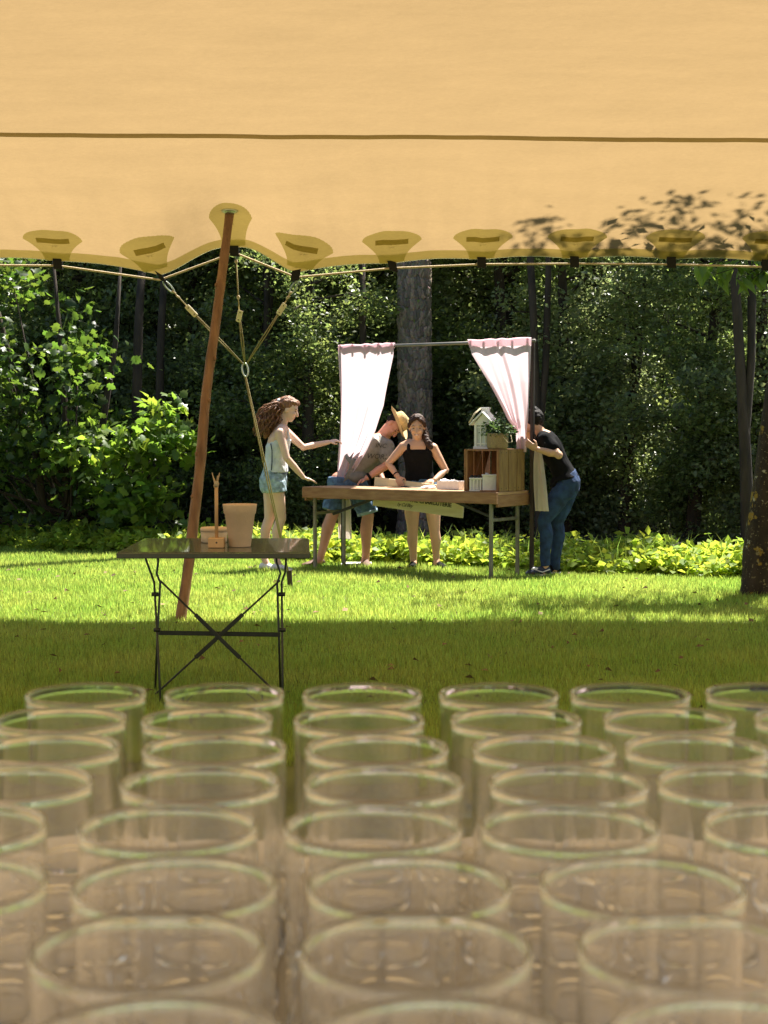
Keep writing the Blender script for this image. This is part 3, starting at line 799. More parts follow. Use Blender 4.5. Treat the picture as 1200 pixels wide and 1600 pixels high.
for i in range(len(TX) - 1):
    a = Vector((TX[i], YE - .002, TZ[i] - .042)); b = Vector((TX[i + 1], YE - .002, TZ[i + 1] - .042))
    for k in range(6): rp.append(a.lerp(b, k / 6))
mb = MB(); mb.tube(rp + [b], .0085, 8); mb.build('edge_rope', M['rope'], tent, True)

# leaning pole
pt = canopy_pt(XP, SP) - Vector((0, 0, .045)); pb = P(278, 972, 11.0); pb.z = gz(11) - .12
pole = thing('tent_pole', 'leaning rough reddish wooden pole propping up the tent edge', 'pole', (pb.x, pb.y, 0))
g = random.Random(3); pts = []; rad = []
for k in range(41):
    t = k / 40; p = pb.lerp(pt, t) + Vector((.022 * math.sin(t * 7) + .008 * math.sin(t * 19), .01 * math.sin(t * 9), 0)) * (1 - t) * min(1, t * 4)
    pts.append(p); rad.append(.0405 - .008 * t + g.uniform(-.0015, .0015) + (.003 if k in (9, 17, 26, 33) else 0))
mb = MB(); mb.tube(pts, rad, 18)
mb.V = [Vector(v) + Vector((g.uniform(-1, 1), g.uniform(-1, 1), 0)) * .0012 for v in mb.V]
mb.build('shaft', M['pole'], pole, True)
for k, sd in ((9, 1), (17, -1), (26, 1), (33, -1), (22, 1), (13, -1)):
    mb = MB(); c = pts[k] + Vector((sd * rad[k] * .8, -rad[k] * .55, 0)); mb.ell(c, (.012, 0, 0), (0, .012, 0), (0, 0, .018), 8, 6); mb.build('knot', M['pole'], pole, True)
mb = MB(); mb.lathe(pt + Vector((0, 0, -.004)), [(.034, 0), (.060, .012), (.066, .026), (.05, .034)], 20); mb.build('cap', M['galv'], pole, True)

# bridle of guy lines
ring = P(383, 572, 12.35); pegp = P(452, 905, 13.35); pegp.z = gz(13.35)
guy = thing('guy_rope', 'three-legged olive guy rope tying the tent edge to the ground', 'rope', (pegp.x, pegp.y, 0))
def rope2(a, b, r=.0045, gap=.009):
    a = Vector(a); b = Vector(b); d = (b - a).normalized(); s = d.cross(Vector((0, 1, 0))).normalized() * gap
    for q in (-1, 1):
        mb = MB(); mb.tube([a + s * q * .4, (a + b) / 2 + s * q, b + s * q * .3], r, 7); mb.build('rope', M['rope_olive'], guy, True)
def oval(c, d, n, L, W, r):
    d = Vector(d).normalized(); s = d.cross(Vector(n)).normalized(); c = Vector(c)
    pts = [c + d * math.cos(a) * L + s * math.sin(a) * W for a in (2 * math.pi * k / 18 for k in range(19))]
    mb = MB(); mb.tube(pts, r, 7); return mb
for px, py, rx, ry in ((256, 440, 299, 486), (369, 405, 374, 494), (464, 440, 440, 483)):
    a = P(px, py, YE + .02); c = P(rx, ry, 12.02); dirn = (c - a).normalized()
    if px != 369: oval(a + dirn * .055, dirn, (0, 1, 0), .06, .018, .006).build('carabiner', M['galv'], guy, True)
    st = a + dirn * (.11 if px != 369 else .02)
    mb = MB(); mb.tube([st, c], .006, 7); mb.build('rope', M['rope_olive'], guy, True)
    for kf in (.0, .25 if px != 369 else .65):
        mb = MB(); kp = st.lerp(c, kf); mb.ell(kp, (.014, 0, 0), (0, .014, 0), dirn * .018, 8, 6); mb.build('knot', M['rope'], guy, True)
    d2 = (ring - c).normalized(); s2 = Vector((0, 1, 0)).cross(d2).normalized()
    if px == 369: d2 = (d2 + Vector((-.28, 0, 0))).normalized(); s2 = Vector((0, 1, 0)).cross(d2).normalized()
    mb = MB(); mb.obox(c, d2 * .058, s2 * .020, Vector((0, .013, 0))); run = mb.build('runner', M['runner'], guy, bevel=.004)
    for q in (-.036, .036):
        mb = MB(); mb.ell(c + d2 * q - Vector((0, .012, 0)), (.006, 0, 0), (0, .003, 0), (0, 0, .006), 8, 5); mb.build('hole', M['ink'], run)
    rope2(c, ring + (c - ring).normalized() * .03)
oval(ring - Vector((0, 0, .03)), (.12, 0, -1), (0, 1, 0), .055, .024, .007).build('ring', M['galv'], guy, True)
rope2(ring - Vector((0, 0, .08)), pegp + Vector((0, 0, .10)), .0055)
peg = tag(MB().tube([pegp + Vector((.012, 0, -.2)), pegp + Vector((.008, 0, .0)), pegp + Vector((0, -.02, .165))], [.012, .022, .024], 10).build('ground_peg', M['post']), 'short dark stake holding the guy rope in the lawn', 'peg')

# ------------------------------------------------------------------ food table with curtains
FR = Vector((1.053, 14.2, 0)); FL = Vector((-.807, 15.5, 0)); U = (FR - FL).normalized(); NN = Vector((-U.y, U.x, 0)); WID = .60; LEN = (FR - FL).length; TOP = .785
BR = FR + NN * WID; BL = FL + NN * WID
def TT(u, v, z): return FL + U * u + NN * v + Vector((0, 0, z))     # along the front, into the depth, height
tb = thing('wooden_table', 'long wooden plank table holding crate and boxes under curtain frame', 'table', (FL.x, FL.y, gz(15)))
for k in range(4):
    mb = MB(); w = WID / 4; mb.obox(TT(LEN / 2, w * (k + .5), TOP - .014 - .001 * k), U * (LEN / 2 - .003 * k), NN * (w / 2 - .002), Vector((0, 0, .014))); mb.build('plank', M['plank_wood'], tb, bevel=.003)
mb = MB(); mb.obox(TT(LEN / 2, -.016, TOP - .055), U * (LEN / 2 + .004), NN * .0145, Vector((0, 0, .055))); mb.build('front_board', M['table_wood'], tb, bevel=.004)
mb = MB(); mb.obox(TT(LEN / 2, WID + .016, TOP - .075), U * LEN / 2, NN * .0145, Vector((0, 0, .045))); mb.build('back_board', M['table_wood'], tb, bevel=.004)
for u in (.012, LEN - .012):
    mb = MB(); mb.obox(TT(u, WID / 2, TOP - .085), U * .012, NN * (WID / 2 - .002), Vector((0, 0, .055))); mb.build('end_board', M['table_wood'], tb, bevel=.004)
for u, lm in ((.10, 'metal_leg'), (LEN - .10, 'metal_leg')):
    for v in (.05, WID - .06):
        p = TT(u, v, 0); mb = MB(); mb.obox((p.x, p.y, (gz(p.y) + TOP - .03) / 2), U * .016, NN * .016, Vector((0, 0, (TOP - .03 - gz(p.y)) / 2))); mb.build('leg', M[lm], tb, bevel=.004)
    mb = MB(); mb.bar(TT(u, .06, .52), TT(u, WID - .07, .52), .025, .03); mb.build('stretcher', M['metal_leg'], tb, bevel=.003)
for u0, u1 in ((.14, .85), (LEN - .14, LEN - .85)):
    mb = MB(); mb.bar(TT(u0, WID / 2, .50), TT(u1, WID / 2, TOP - .05), .028, .028); mb.build('brace', M['dark_metal'], tb, bevel=.003)

fr = thing('drapery_stand', 'dark post stand with grey rod standing behind the wooden table', 'stand', (BL.x, BL.y, gz(16)))
ZR = 2.21
LP = BL + U * -.0 + NN * .06; RP = BR + U * .035 + NN * -.02
for p in (LP, RP):
    mb = MB(); mb.obox((p.x, p.y, (ZR + .02 + gz(p.y)) / 2), U * .017, NN * .017, Vector((0, 0, (ZR + .02 - gz(p.y)) / 2))); mb.build('post', M['post'], fr, bevel=.003)
mb = MB(); mb.box(LP.x - .02, LP.x + .30, LP.y - .12, LP.y + .12, gz(LP.y) + .002, gz(LP.y) + .035); mb.build('base_plate', M['paper'], fr, bevel=.004)
mb = MB(); mb.tube([LP + Vector((-.02, -.03, ZR)), RP + Vector((.02, -.03, ZR - .005))], .016, 10); mb.build('rod', M['rod'], fr, True)

RD = (RP - LP); RD.z = 0; RL = RD.length; RD.normalize(); RN = Vector((-RD.y, RD.x, 0))
def sheet(name, prof, pleats, amp, m, off, root, side, nu=110, nv=90, seed=1):
    """prof: list of (z, start along rod, width, pleat factor, depth offset)"""
    zs = np.linspace(0, 1, nv); V = []
    keys = [p[0] for p in prof]
    def ip(z, c): return float(np.interp(-z, [-k for k in keys], [p[c] for p in prof]))
    for j in range(nv):
        z = keys[0] + (keys[-1] - keys[0]) * zs[j]
        st, w, pf, dp = (ip(z, c) for c in (1, 2, 3, 4))
        # smooth the piecewise profile a little
        for i in range(nu):
            t = i / (nu - 1); ph = (t + .06 * math.sin(t * 7 + seed)) * pleats * 2 * math.pi
            a = amp * pf * (math.sin(ph + .6 * math.sin(z * 2 + seed)) + .45 * math.sin(ph * 1.7 + z * 1.3 + seed))
            tz = z + (0.004 * math.cos(ph) * (1 if j < 3 else 0) if j < 3 else 0)
            V.append(LP + RD * (st + w * t + .012 * math.sin(z * 5 + t * 9)) + RN * (off + dp + a) + Vector((0, 0, tz)))
    F = [[j * nu + i, j * nu + i + 1, (j + 1) * nu + i + 1, (j + 1) * nu + i] for j in range(nv - 1) for i in range(nu - 1)]
    o = link(name, mesh_from(name, [Vector(v) - root.location for v in V], F), m, root, True)
    return o
lc = thing('curtain', 'sheer pale pink curtain swept to the left post of the frame', 'curtain', (LP.x, LP.y, gz(16)))
sheet('drape', [(2.235, -.01, .70, .45, 0), (2.1, -.01, .69, .7, 0), (1.6, 0, .575, 1, 0), (1.35, .0, .47, 1.1, -.01), (1.15, .0, .36, 1.1, -.02), (.98, .0, .245, 1.0, -.03), (.86, 0, .14, .8, -.04), (.80, .0, .11, .7, -.03)], 4.3, .010, M['curtain'], -.05, lc, 0)
sheet('tail', [(.83, -.0, .11, .7, -.0), (.74, -.04, .17, .9, .02), (.5, -.07, .20, .9, .02), (.22, -.06, .19, .9, .02)], 3, .02, M['cream_cloth'], -.02, lc, 0, 50, 40, 4)
rc = thing('curtain', 'sheer pale pink curtain pulled to the right post above the crate', 'curtain', (RP.x, RP.y, gz(14)))
E = RL + .005
sheet('drape', [(2.235, E - .70, .70, .45, 0), (2.1, E - .655, .655, .7, 0), (1.82, E - .47, .47, 1.1, 0), (1.6, E - .33, .33, 1.1, -.01), (1.46, E - .24, .235, 1.0, -.02), (1.38, E - .16, .145, .9, -.03), (1.33, E - .135, .11, .7, -.03), (1.15, E - .12, .085, .6, -.02)], 3.4, .010, M['curtain'], -.06, rc, 0, seed=3)
sheet('tail', [(1.20, E + .03, .05, .5, 0), (1.05, E + .03, .09, .8, 0), (.8, E + .035, .13, .9, 0), (.59, E + .04, .16, .9, 0)], 3, .018, M['cream_cloth'], .0, rc, 0, 50, 40, 4)
sheet('heading', [(2.236, -.01, .70, .45, -.004), (2.16, -.01, .695, .58, -.004)], 4.3, .010, M['curtain'], -.05, lc, 0, 110, 6)
sheet('heading', [(2.236, E - .70, .70, .45, -.004), (2.16, E - .675, .675, .58, -.004)], 3.4, .010, M['curtain'], -.06, rc, 0, 110, 6, 3)
for root, x0, x1 in ((lc, 0.0, .67), (rc, E - .68, E - .03)):
    for k in range(5):
        q = LP + RD * (x0 + (x1 - x0) * k / 4) + Vector((0, 0, ZR)) + RN * -.03
        mb = MB(); mb.lathe(q, [(.004, -.001), (.02, -.001)], 4) if False else mb.obox(q + Vector((0, 0, .002)), RD * .014, RN * .024, Vector((0, 0, .026))); mb.build('loop', M['curtain'], root, bevel=.004)

# crate on the table: mouth towards the table front, slatted side towards the right
cr = thing('wooden_crate', 'open slatted wooden crate on its side at the right end of the table', 'crate', TT(LEN - .20, .25, TOP))
C0 = LEN - .40; C1 = LEN - .01; V0, V1 = .05, .53; Z0, Z1 = TOP + .002, TOP + .395
th = .008
def cb(name, u0, u1, v0, v1, z0, z1, m='crate', par=cr, bv=.0015):
    mb = MB(); mb.obox(TT((u0 + u1) / 2, (v0 + v1) / 2, (z0 + z1) / 2), U * (u1 - u0) / 2, NN * (v1 - v0) / 2, Vector((0, 0, (z1 - z0) / 2))); return mb.build(name, M[m], par, bevel=bv)
for k in range(3):
    w = (C1 - C0 - .03) / 3
    cb('slat', C0 + .015 + w * k + .006, C0 + .015 + w * (k + 1) - .006, V1 - .014, V1, Z0 + .001, Z1 - .001)       # far side (crate bottom)
    w2 = (V1 - V0) / 3.0
    cb('slat', C1 - .011, C1, V0 + w2 * k + (.0 if k == 0 else .007), V0 + w2 * (k + 1) - .007 - (.010 if k == 2 else 0), Z0, Z1, 'crate_side')
    cb('slat', C0, C0 + .011, V0 + w2 * k + (.0 if k == 0 else .007), V0 + w2 * (k + 1) - .007 - (.010 if k == 2 else 0), Z0, Z1)
    cb('slat', C0 + .012, C1 - .012, V0 + w2 * k + .004, V0 + w2 * (k + 1) - .007 - (.012 if k == 2 else 0), Z1 - .012, Z1 + .001)
    cb('slat', C0 + .012, C1 - .012, V0 + w2 * k + .004, V0 + w2 * (k + 1) - .007 - (.012 if k == 2 else 0), Z0, Z0 + .011)
for uu in (C0 + .0125, C1 - .0365):
    cb('corner_post', uu, uu + .024, V0 + .002, V0 + .026, Z0 + .012, Z1 - .013)
for k in range(3):
    w2 = (V1 - V0) / 3.0
    for zz in (Z0 + .03, Z1 - .03):
        for dv in (.03, .12):
            mb = MB(); p = TT(C1 + .001, V0 + w2 * k + dv, zz); mb.obox(p, U * .001, NN * .004, Vector((0, 0, .004))); mb.build('nail', M['dark_metal'], cr)

# lantern on the crate
def lantern():
    base = TT(LEN - .255, .20, Z1 + .003); t = thing('lantern', 'white wooden house-shaped lantern standing on the crate', 'lantern', base)
    c = base; w = .085; h = .20
    ax = Vector((.92, -.38, 0)); ay = Vector((.38, .92, 0))
    def bx(name, a, b, z, ha, hb, hz, m='white_paint'):
        mb = MB(); mb.obox(c + ax * a + ay * b + Vector((0, 0, z)), ax * ha, ay * hb, Vector((0, 0, hz))); return mb.build(name, M[m], t, bevel=.0015)
    bx('base', 0, 0, .012, w + .008, w + .008, .012)
    for a in (-1, 1):
        for b in (-1, 1): bx('corner_post', a * (w - .012), b * (w - .012), .024 + h / 2, .012, .012, h / 2)
    for s in (-1, 1):
        p = bx('pane', 0, s * (w - .014), .024 + h / 2, w - .024, .002, h / 2 - .002, 'glasspane'); q = bx('pane', s * (w - .014), 0, .024 + h / 2, .002, w - .024, h / 2 - .002, 'glasspane')
        for k in (-.022, .022):
            bx('mullion', k, s * (w - .008), .024 + h / 2, .005, .004, h / 2 - .002); bx('mullion', s * (w - .008), k, .024 + h / 2, .004, .005, h / 2 - .002)
        for zz in (.05, .20): bx('mullion', 0, s * (w - .0075), zz, w - .026, .0035, .006); bx('mullion', s * (w - .0075), 0, zz, .0035, w - .026, .006)
    bx('top_rail', 0, 0, .024 + h + .008, w, w, .008)
    # gabled roof in two slopes, small chimney, rope handle
    for s in (-1, 1):
        mb = MB(); a = c + ay * 0 + Vector((0, 0, .345)); e = c + ax * s * .125 + Vector((0, 0, .225)); d = (e - a); nrm = d.cross(ay).normalized(); mb.obox((a + e) / 2, d / 2, ay * .115, nrm * .006); mb.build('roof', M['white_paint'], t, bevel=.002)
    for s in (-1, 1):
        mb = MB(); V = [c + ay * s * .078 + Vector((0, 0, z)) + ax * x + ay * q for q in (-.004, .004) for x, z in ((-.085, .2395), (.085, .2395), (0, .33))]
        mb.add(V, [[0, 1, 2], [3, 5, 4], [0, 3, 4, 1], [1, 4, 5, 2], [2, 5, 3, 0]]); mb.build('gable', M['white_paint'], t)
    bx('chimney', 0, 0, .352, .032, .032, .026); bx('chimney_cap', 0, 0, .384, .038, .038, .006)
    mb = MB(); mb.tube([c + ax * -.035 + ay * -.05 + Vector((0, 0, .38)), c + ax * -.07 + ay * -.12 + Vector((0, 0, .33)), c + ax * -.10 + ay * -.13 + Vector((0, 0, .275)), c + ax * -.125 + ay * -.12 + Vector((0, 0, .245))], .008, 7); mb.build('handle', M['rope'], t, True)
lantern()

# potted plant in a burlap bag
def pot():
    base = TT(LEN - .10, .16, Z1 + .003); t = thing('potted_plant', 'small green plant in a burlap bag pot beside the white lantern', 'plant', base)
    mb = MB(); g = random.Random(2); prof = [(.0, .0), (.088, 0), (.098, .02), (.102, .07), (.10, .12), (.106, .145), (.098, .15), (.09, .135), (.0, .13)]
    mb.lathe(base, prof, 28); mb.V = [Vector(v) + Vector((g.uniform(-1, 1), g.uniform(-1, 1), g.uniform(-.4, .4))) * .0025 for v in mb.V]
    mb.build('bag', M['burlap'], t, True)
    mb = MB(); q = base + Vector((.06, -.085, .09)); mb.tube([q + Vector((-.02, 0, .03)), q + Vector((.03, -.02, -.03)), q + Vector((.07, .0, -.02)), q + Vector((.06, .02, .04))], .005, 6); mb.build('handle', M['rope'], t, True)
    gg = np.random.default_rng(3); C = [np.array(base) + np.array([gg.normal(0, .05), gg.normal(0, .05), .15 + abs(gg.normal(0, .05))]) for _ in range(120)]
    V, F = leaf_cloud(C, 8, .022, .035, gg, .8, .6, 0, 1); V = V - np.array(base); link('foliage', mesh_from('herb', V, F), M['herb'], t, kind='stuff')
pot()

# small white caddy and boxes on the table
def caddy():
    base = TT(LEN - .36, .0, TOP + .003); base = P(754, 767, 14.42); base.z = TOP + .003
    t = thing('white_caddy', 'small white open-fronted caddy in front of the crate', 'caddy', base)
    def bx(n, x0, x1, y0, y1, z0, z1, m='white_paint'):
        mb = MB(); mb.box(base.x + x0, base.x + x1, base.y + y0, base.y + y1, base.z + z0, base.z + z1); return mb.build(n, M[m], t, bevel=.003)
    bx('base', -.125, -.005, -.045, .045, 0, .012); bx('shelf', -.125, -.005, -.045, .045, .11, .126)
    for x in (-.118, -.085, -.052, -.02): bx('post', x - .006, x + .006, -.04, -.028, .012, .11)
    bx('back', -.12, -.01, .032, .042, .012, .11); bx('box', -.002, .125, -.055, .05, 0, .14); bx('lid', -.008, .131, -.061, .056, .1405, .158)
    for x in (-.10, -.07, -.035): 
        mb = MB(); mb.ell(base + Vector((x, 0, .137)), (.02, 0, 0), (0, .02, 0), (0, 0, .012), 8, 6); mb.build('dark_pebble', M['dark_metal'], t, True)
    mb = MB(); mb.tube([base + Vector((.04, 0, .158)), base + Vector((.04, 0, .172))], .016, 10); mb.build('knob', M['white_paint'], t, True)
caddy()
def tray():
    base = P(706, 765, 14.85); base.z = TOP + .003
    t = thing('paper_box', 'low white cardboard box full of white napkins on the table', 'box', base)
    ax = U * .125; ay = NN * .07; zz = Vector((0, 0, 1))
    for nm, c, a, b, h in (('bottom', zz * .004, ax, ay, .004), ('side', ay * -1 + zz * .04, ax, NN * .003, .04), ('side', ay + zz * .04, ax, NN * .003, .04), ('side', ax * -1 + zz * .04, U * .003, ay, .0395), ('side', ax + zz * .04, U * .003, ay, .0395)):
        mb = MB(); mb.obox(base + c, a, b, zz * h); mb.build(nm, M['paper'], t)
    g = random.Random(5)
    for k in range(9):
        mb = MB(); c = base + U * g.uniform(-.095, .095) + NN * g.uniform(-.045, .045) + zz * g.uniform(.055, .085); a = g.uniform(0, 3)
        mb.obox(c, Vector((math.cos(a), math.sin(a), g.uniform(-.3, .3))) * .035, Vector((-math.sin(a), math.cos(a), g.uniform(-.3, .3))) * .03, zz * .004); mb.build('napkin', M['paper'], t, bevel=.002)
tray()
def small_bits():
    base = P(640, 763, 15.1); base.z = TOP + .004
    t = thing('scissors', 'steel scissors with dark handles lying on the table before the sign', 'scissors', base)
    for s in (-1, 1):
        mb = MB(); mb.bar(base + U * .0 + Vector((0, 0, .006 + .004 * s)), base + U * .11 + NN * .02 * s + Vector((0, 0, .006 + .004 * s)), .012, .004); mb.build('blade', M['steel'], t)
        c = base - U * .045 + NN * -.028 * s + Vector((0, 0, .01)); pts = [c + U * math.cos(a) * .03 + NN * math.sin(a) * .02 + Vector((0, 0, .004 * s)) for a in (2 * math.pi * k / 14 for k in range(15))]
        mb = MB(); mb.tube(pts, .006, 6); mb.build('handle', M['black_canvas'], t, True)
    b2 = P(669, 764, 14.95); b2.z = TOP + .003; g = random.Random(8); mb = MB()
    rings = []
    for i in range(7):
        r = [.0, .045, .055, .05, .04, .02, .001][i] + .0005; z = [0, .001, .008, .018, .024, .03, .03][i]
        rings.append([b2 + Vector((math.cos(a) * r * 1.5 * g.uniform(.85, 1.15), math.sin(a) * r * g.uniform(.85, 1.15), z * g.uniform(.8, 1.2))) for a in (2 * math.pi * k / 14 for k in range(14))])
    mb.loft(rings); tag(mb.build('crumpled_napkin', M['paper'], None, False), 'crumpled white napkin on the table between scissors and paper box', 'napkin')
small_bits()

# sign board held behind the table
def text_mesh(body, size, extrude=.0008, shear=0, spacing=1.0, bold=0):
    cu = bpy.data.curves.new('lettering', 'FONT'); cu.body = body; cu.size = size; cu.extrude = extrude; cu.shear = shear; cu.space_character = spacing; cu.offset = bold
    cu.align_x = 'LEFT'; cu.resolution_u = 3
    o = bpy.data.objects.new('lettering', cu); COL.objects.link(o)
    dg = bpy.context.evaluated_depsgraph_get(); me = bpy.data.meshes.new_from_object(o.evaluated_get(dg))
    bpy.data.objects.remove(o); bpy.data.curves.remove(cu)
    return me
def sign():
    a = P(586, 745, 15.80); b = P(727, 763, 15.20); dn = P(586, 790, 15.80) - a
    r = (b - a); L = r.length; r.normalize(); up = (-dn); H = .298
    up = (up - r * up.dot(r)).normalized(); nrm = r.cross(up).normalized()      # towards the viewer
    if nrm.y > 0: nrm = -nrm
    c = (a + b) / 2 - up * H / 2
    t = thing('sign_board', 'pale wooden sign board lettered in black, held behind the table', 'sign', c - up * H / 2)
    mb = MB(); mb.obox(c, r * L / 2, up * H / 2, nrm * .008); bd = mb.build('board', M['pale_wood'], t, bevel=.002)
    def put(name, body, u, v, size, m, **k):
        me = text_mesh(body, size, **k)
        for v_ in me.vertices:
            p = a + r * (u + v_.co.x) + up * (-v + v_.co.y) + nrm * (.0095 + v_.co.z); v_.co = p - t.location
        me.update(); link(name, me, m, bd)
    put('lettering', 'XARCUTERIA \u00b7 THE CHARCUTERIE', .045, .205, .058, M['ink'], spacing=1.0, bold=.0016)
    put('script_lettering', 'by Cal Blay', .30, .262, .05, M['ink_soft'], shear=.45, spacing=.85)
sign()

# ------------------------------------------------------------------ people
X3 = Vector((1, 0, 0)); Y3 = Vector((0, 1, 0)); Z3 = Vector((0, 0, 1))
def ring_e(c, a, b, n=20, p=2.3):
    out = []
    for k in range(n):
        t = 2 * math.pi * k / n; ca, sa = math.cos(t), math.sin(t)
        out.append(c + a * (abs(ca) ** (2 / p) * (1 if ca >= 0 else -1)) + b * (abs(sa) ** (2 / p) * (1 if sa >= 0 else -1)))
    return out
def trunk_loft(mb, secs, grow=0.0):
    """secs: (centre, half-vector a, half-vector b)"""
    mb.loft([ring_e(Vector(c), Vector(a) + Vector(a).normalized() * grow, Vector(b) + Vector(b).normalized() * grow) for c, a, b in secs]); return mb
def hand(mb, wrist, d, pn, thumb, s=1.0, curl=.3):
    """palm and five fingers: d along the hand, pn palm normal, thumb side"""
    d = Vector(d).normalized(); pn = Vector(pn); pn = (pn - d * pn.dot(d)).normalized(); sd = Vector(thumb); sd = (sd - d * sd.dot(d) - pn * sd.dot(pn)).normalized()
    c = Vector(wrist) + d * .05 * s
    mb.ell(c, d * .056 * s, sd * .041 * s, pn * .016 * s, 12, 8)
    for k, (off, L) in enumerate(((.030, .070), (.010, .078), (-.010, .072), (-.029, .058))):
        b = Vector(wrist) + d * .085 * s + sd * off * s; d1 = (d + pn * curl * .6 + sd * off * 2).normalized(); d2 = (d + pn * curl * 1.8).normalized()
        m1 = b + d1 * L * .5 * s; mb.limb([b, m1, m1 + d2 * L * .5 * s], [.0095 * s, .0088 * s, .0072 * s], 7)
    b = Vector(wrist) + d * .03 * s + sd * .032 * s; d1 = (d * .6 + sd * .8 + pn * .2).normalized(); m1 = b + d1 * .035 * s
    mb.limb([b, m1, m1 + (d + sd * .15 + pn * .3).normalized() * .03 * s], [.013 * s, .0105 * s, .008 * s], 7)
def foot_shape(mb, ankle, d, L=.24, h=.07, w=.042, z=None):
    """shoe: heel to toe, sole on the ground"""
    d = Vector(d); d.z = 0; d.normalize(); s = Vector((-d.y, d.x, 0)); a = Vector(ankle); z0 = z if z is not None else a.z - .07
    heel = Vector((a.x, a.y, 0)) - d * .055
    secs = []
    for t, hh, ww in ((0, .045, .5), (.06, h * .95, .75), (.25, h * 1.15, .82), (.45, h * .95, .9), (.7, h * .68, 1.05), (.9, h * .5, .85), (1, h * .28, .45)):
        c = heel + d * L * t; secs.append([Vector((c.x, c.y, 0)) + s * (w * ww * math.cos(q)) + Z3 * (z0 + hh * (.5 + .5 * math.sin(q))) for q in (2 * math.pi * k / 14 for k in range(14))])
    mb.loft(secs)
def head_shape(mb, c, f, u, k=1.0, ears=True):
    f = Vector(f).normalized(); u = Vector(u); u = (u - f * u.dot(f)).normalized(); s = f.cross(u); c = Vector(c)
    def at(a, b, z): return c + f * a * k + s * b * k + u * z * k
    mb.ell(at(-.012, 0, .03), f * .096 * k, s * .074 * k, u * .085 * k, 18, 12)
    mb.ell(at(.02, 0, -.025), f * .068 * k, s * .062 * k, u * .082 * k, 16, 10)
    mb.ell(at(.045, 0, -.075), f * .036 * k, s * .042 * k, u * .036 * k, 12, 8)
    mb.ell(at(.062, 0, -.092), f * .018 * k, s * .02 * k, u * .016 * k, 10, 8)
    mb.ell(at(.072, 0, .028), f * .016 * k, s * .05 * k, u * .013 * k, 12, 8)
    mb.limb([at(.085, 0, .012), at(.100, 0, -.015), at(.104, 0, -.03)], [.008 * k, .010 * k, .013 * k], 8)
    mb.ell(at(.078, 0, -.058), f * .012 * k, s * .024 * k, u * .012 * k, 10, 8)
    for q in (-1, 1):
        mb.ell(at(.065, q * .036, -.022), f * .022 * k, s * .022 * k, u * .02 * k, 10, 8)
        if ears: mb.ell(at(-.01, q * .075, -.005), f * .020 * k, s * .010 * k, u * .032 * k, 10, 8)
    return at
def face_bits(root, body, at, mskin, smile=False, k=1.0, brow='hair_brown'):
    f = (at(1, 0, 0) - at(0, 0, 0)).normalized(); s = (at(0, 1, 0) - at(0, 0, 0)).normalized(); u = f.cross(s) * -1
    for q in (-1, 1):
        mb = MB(); mb.ell(at(.074, q * .031, .006), f * .008, s * .012, u * .0042, 8, 6); mb.build('eye', M['eye'], body, True)
        mb = MB(); mb.limb([at(.082, q * .016, .026), at(.080, q * .034, .030), at(.070, q * .05, .024)], [.0035, .004, .0025], 6); mb.build('eyebrow', M[brow], body, True)
    mb = MB(); mb.ell(at(.083, 0, -.060), f * .007, s * (.026 if smile else .02), u * (.010 if smile else .008), 10, 6); mb.build('mouth', M['lip'], body, True)
    if smile:
        mb = MB(); mb.ell(at(.0895, 0, -.060), f * .003, s * .02, u * .0045, 10, 6); mb.build('teeth', M['teeth'], body, True)
def curly(amp, sc, seed=0):
    def fn(me):
        n = len(me.vertices); co = np.empty(n * 3, np.float32); me.vertices.foreach_get('co', co); co = co.reshape(-1, 3)
        nr = np.empty(n * 3, np.float32); me.vertices.foreach_get('normal', nr); nr = nr.reshape(-1, 3)
        w = np.sin(co[:, 0] * sc + np.sin(co[:, 2] * sc * .5 + seed) * 2) * np.sin(co[:, 2] * sc * .6 + np.sin(co[:, 1] * sc * .8) * 2 + seed) + .5 * np.sin(co[:, 1] * sc * 1.6 + co[:, 2] * sc * .9)
        co = co + nr * (w * amp)[:, None]; me.vertices.foreach_set('co', co.ravel())
    return fn

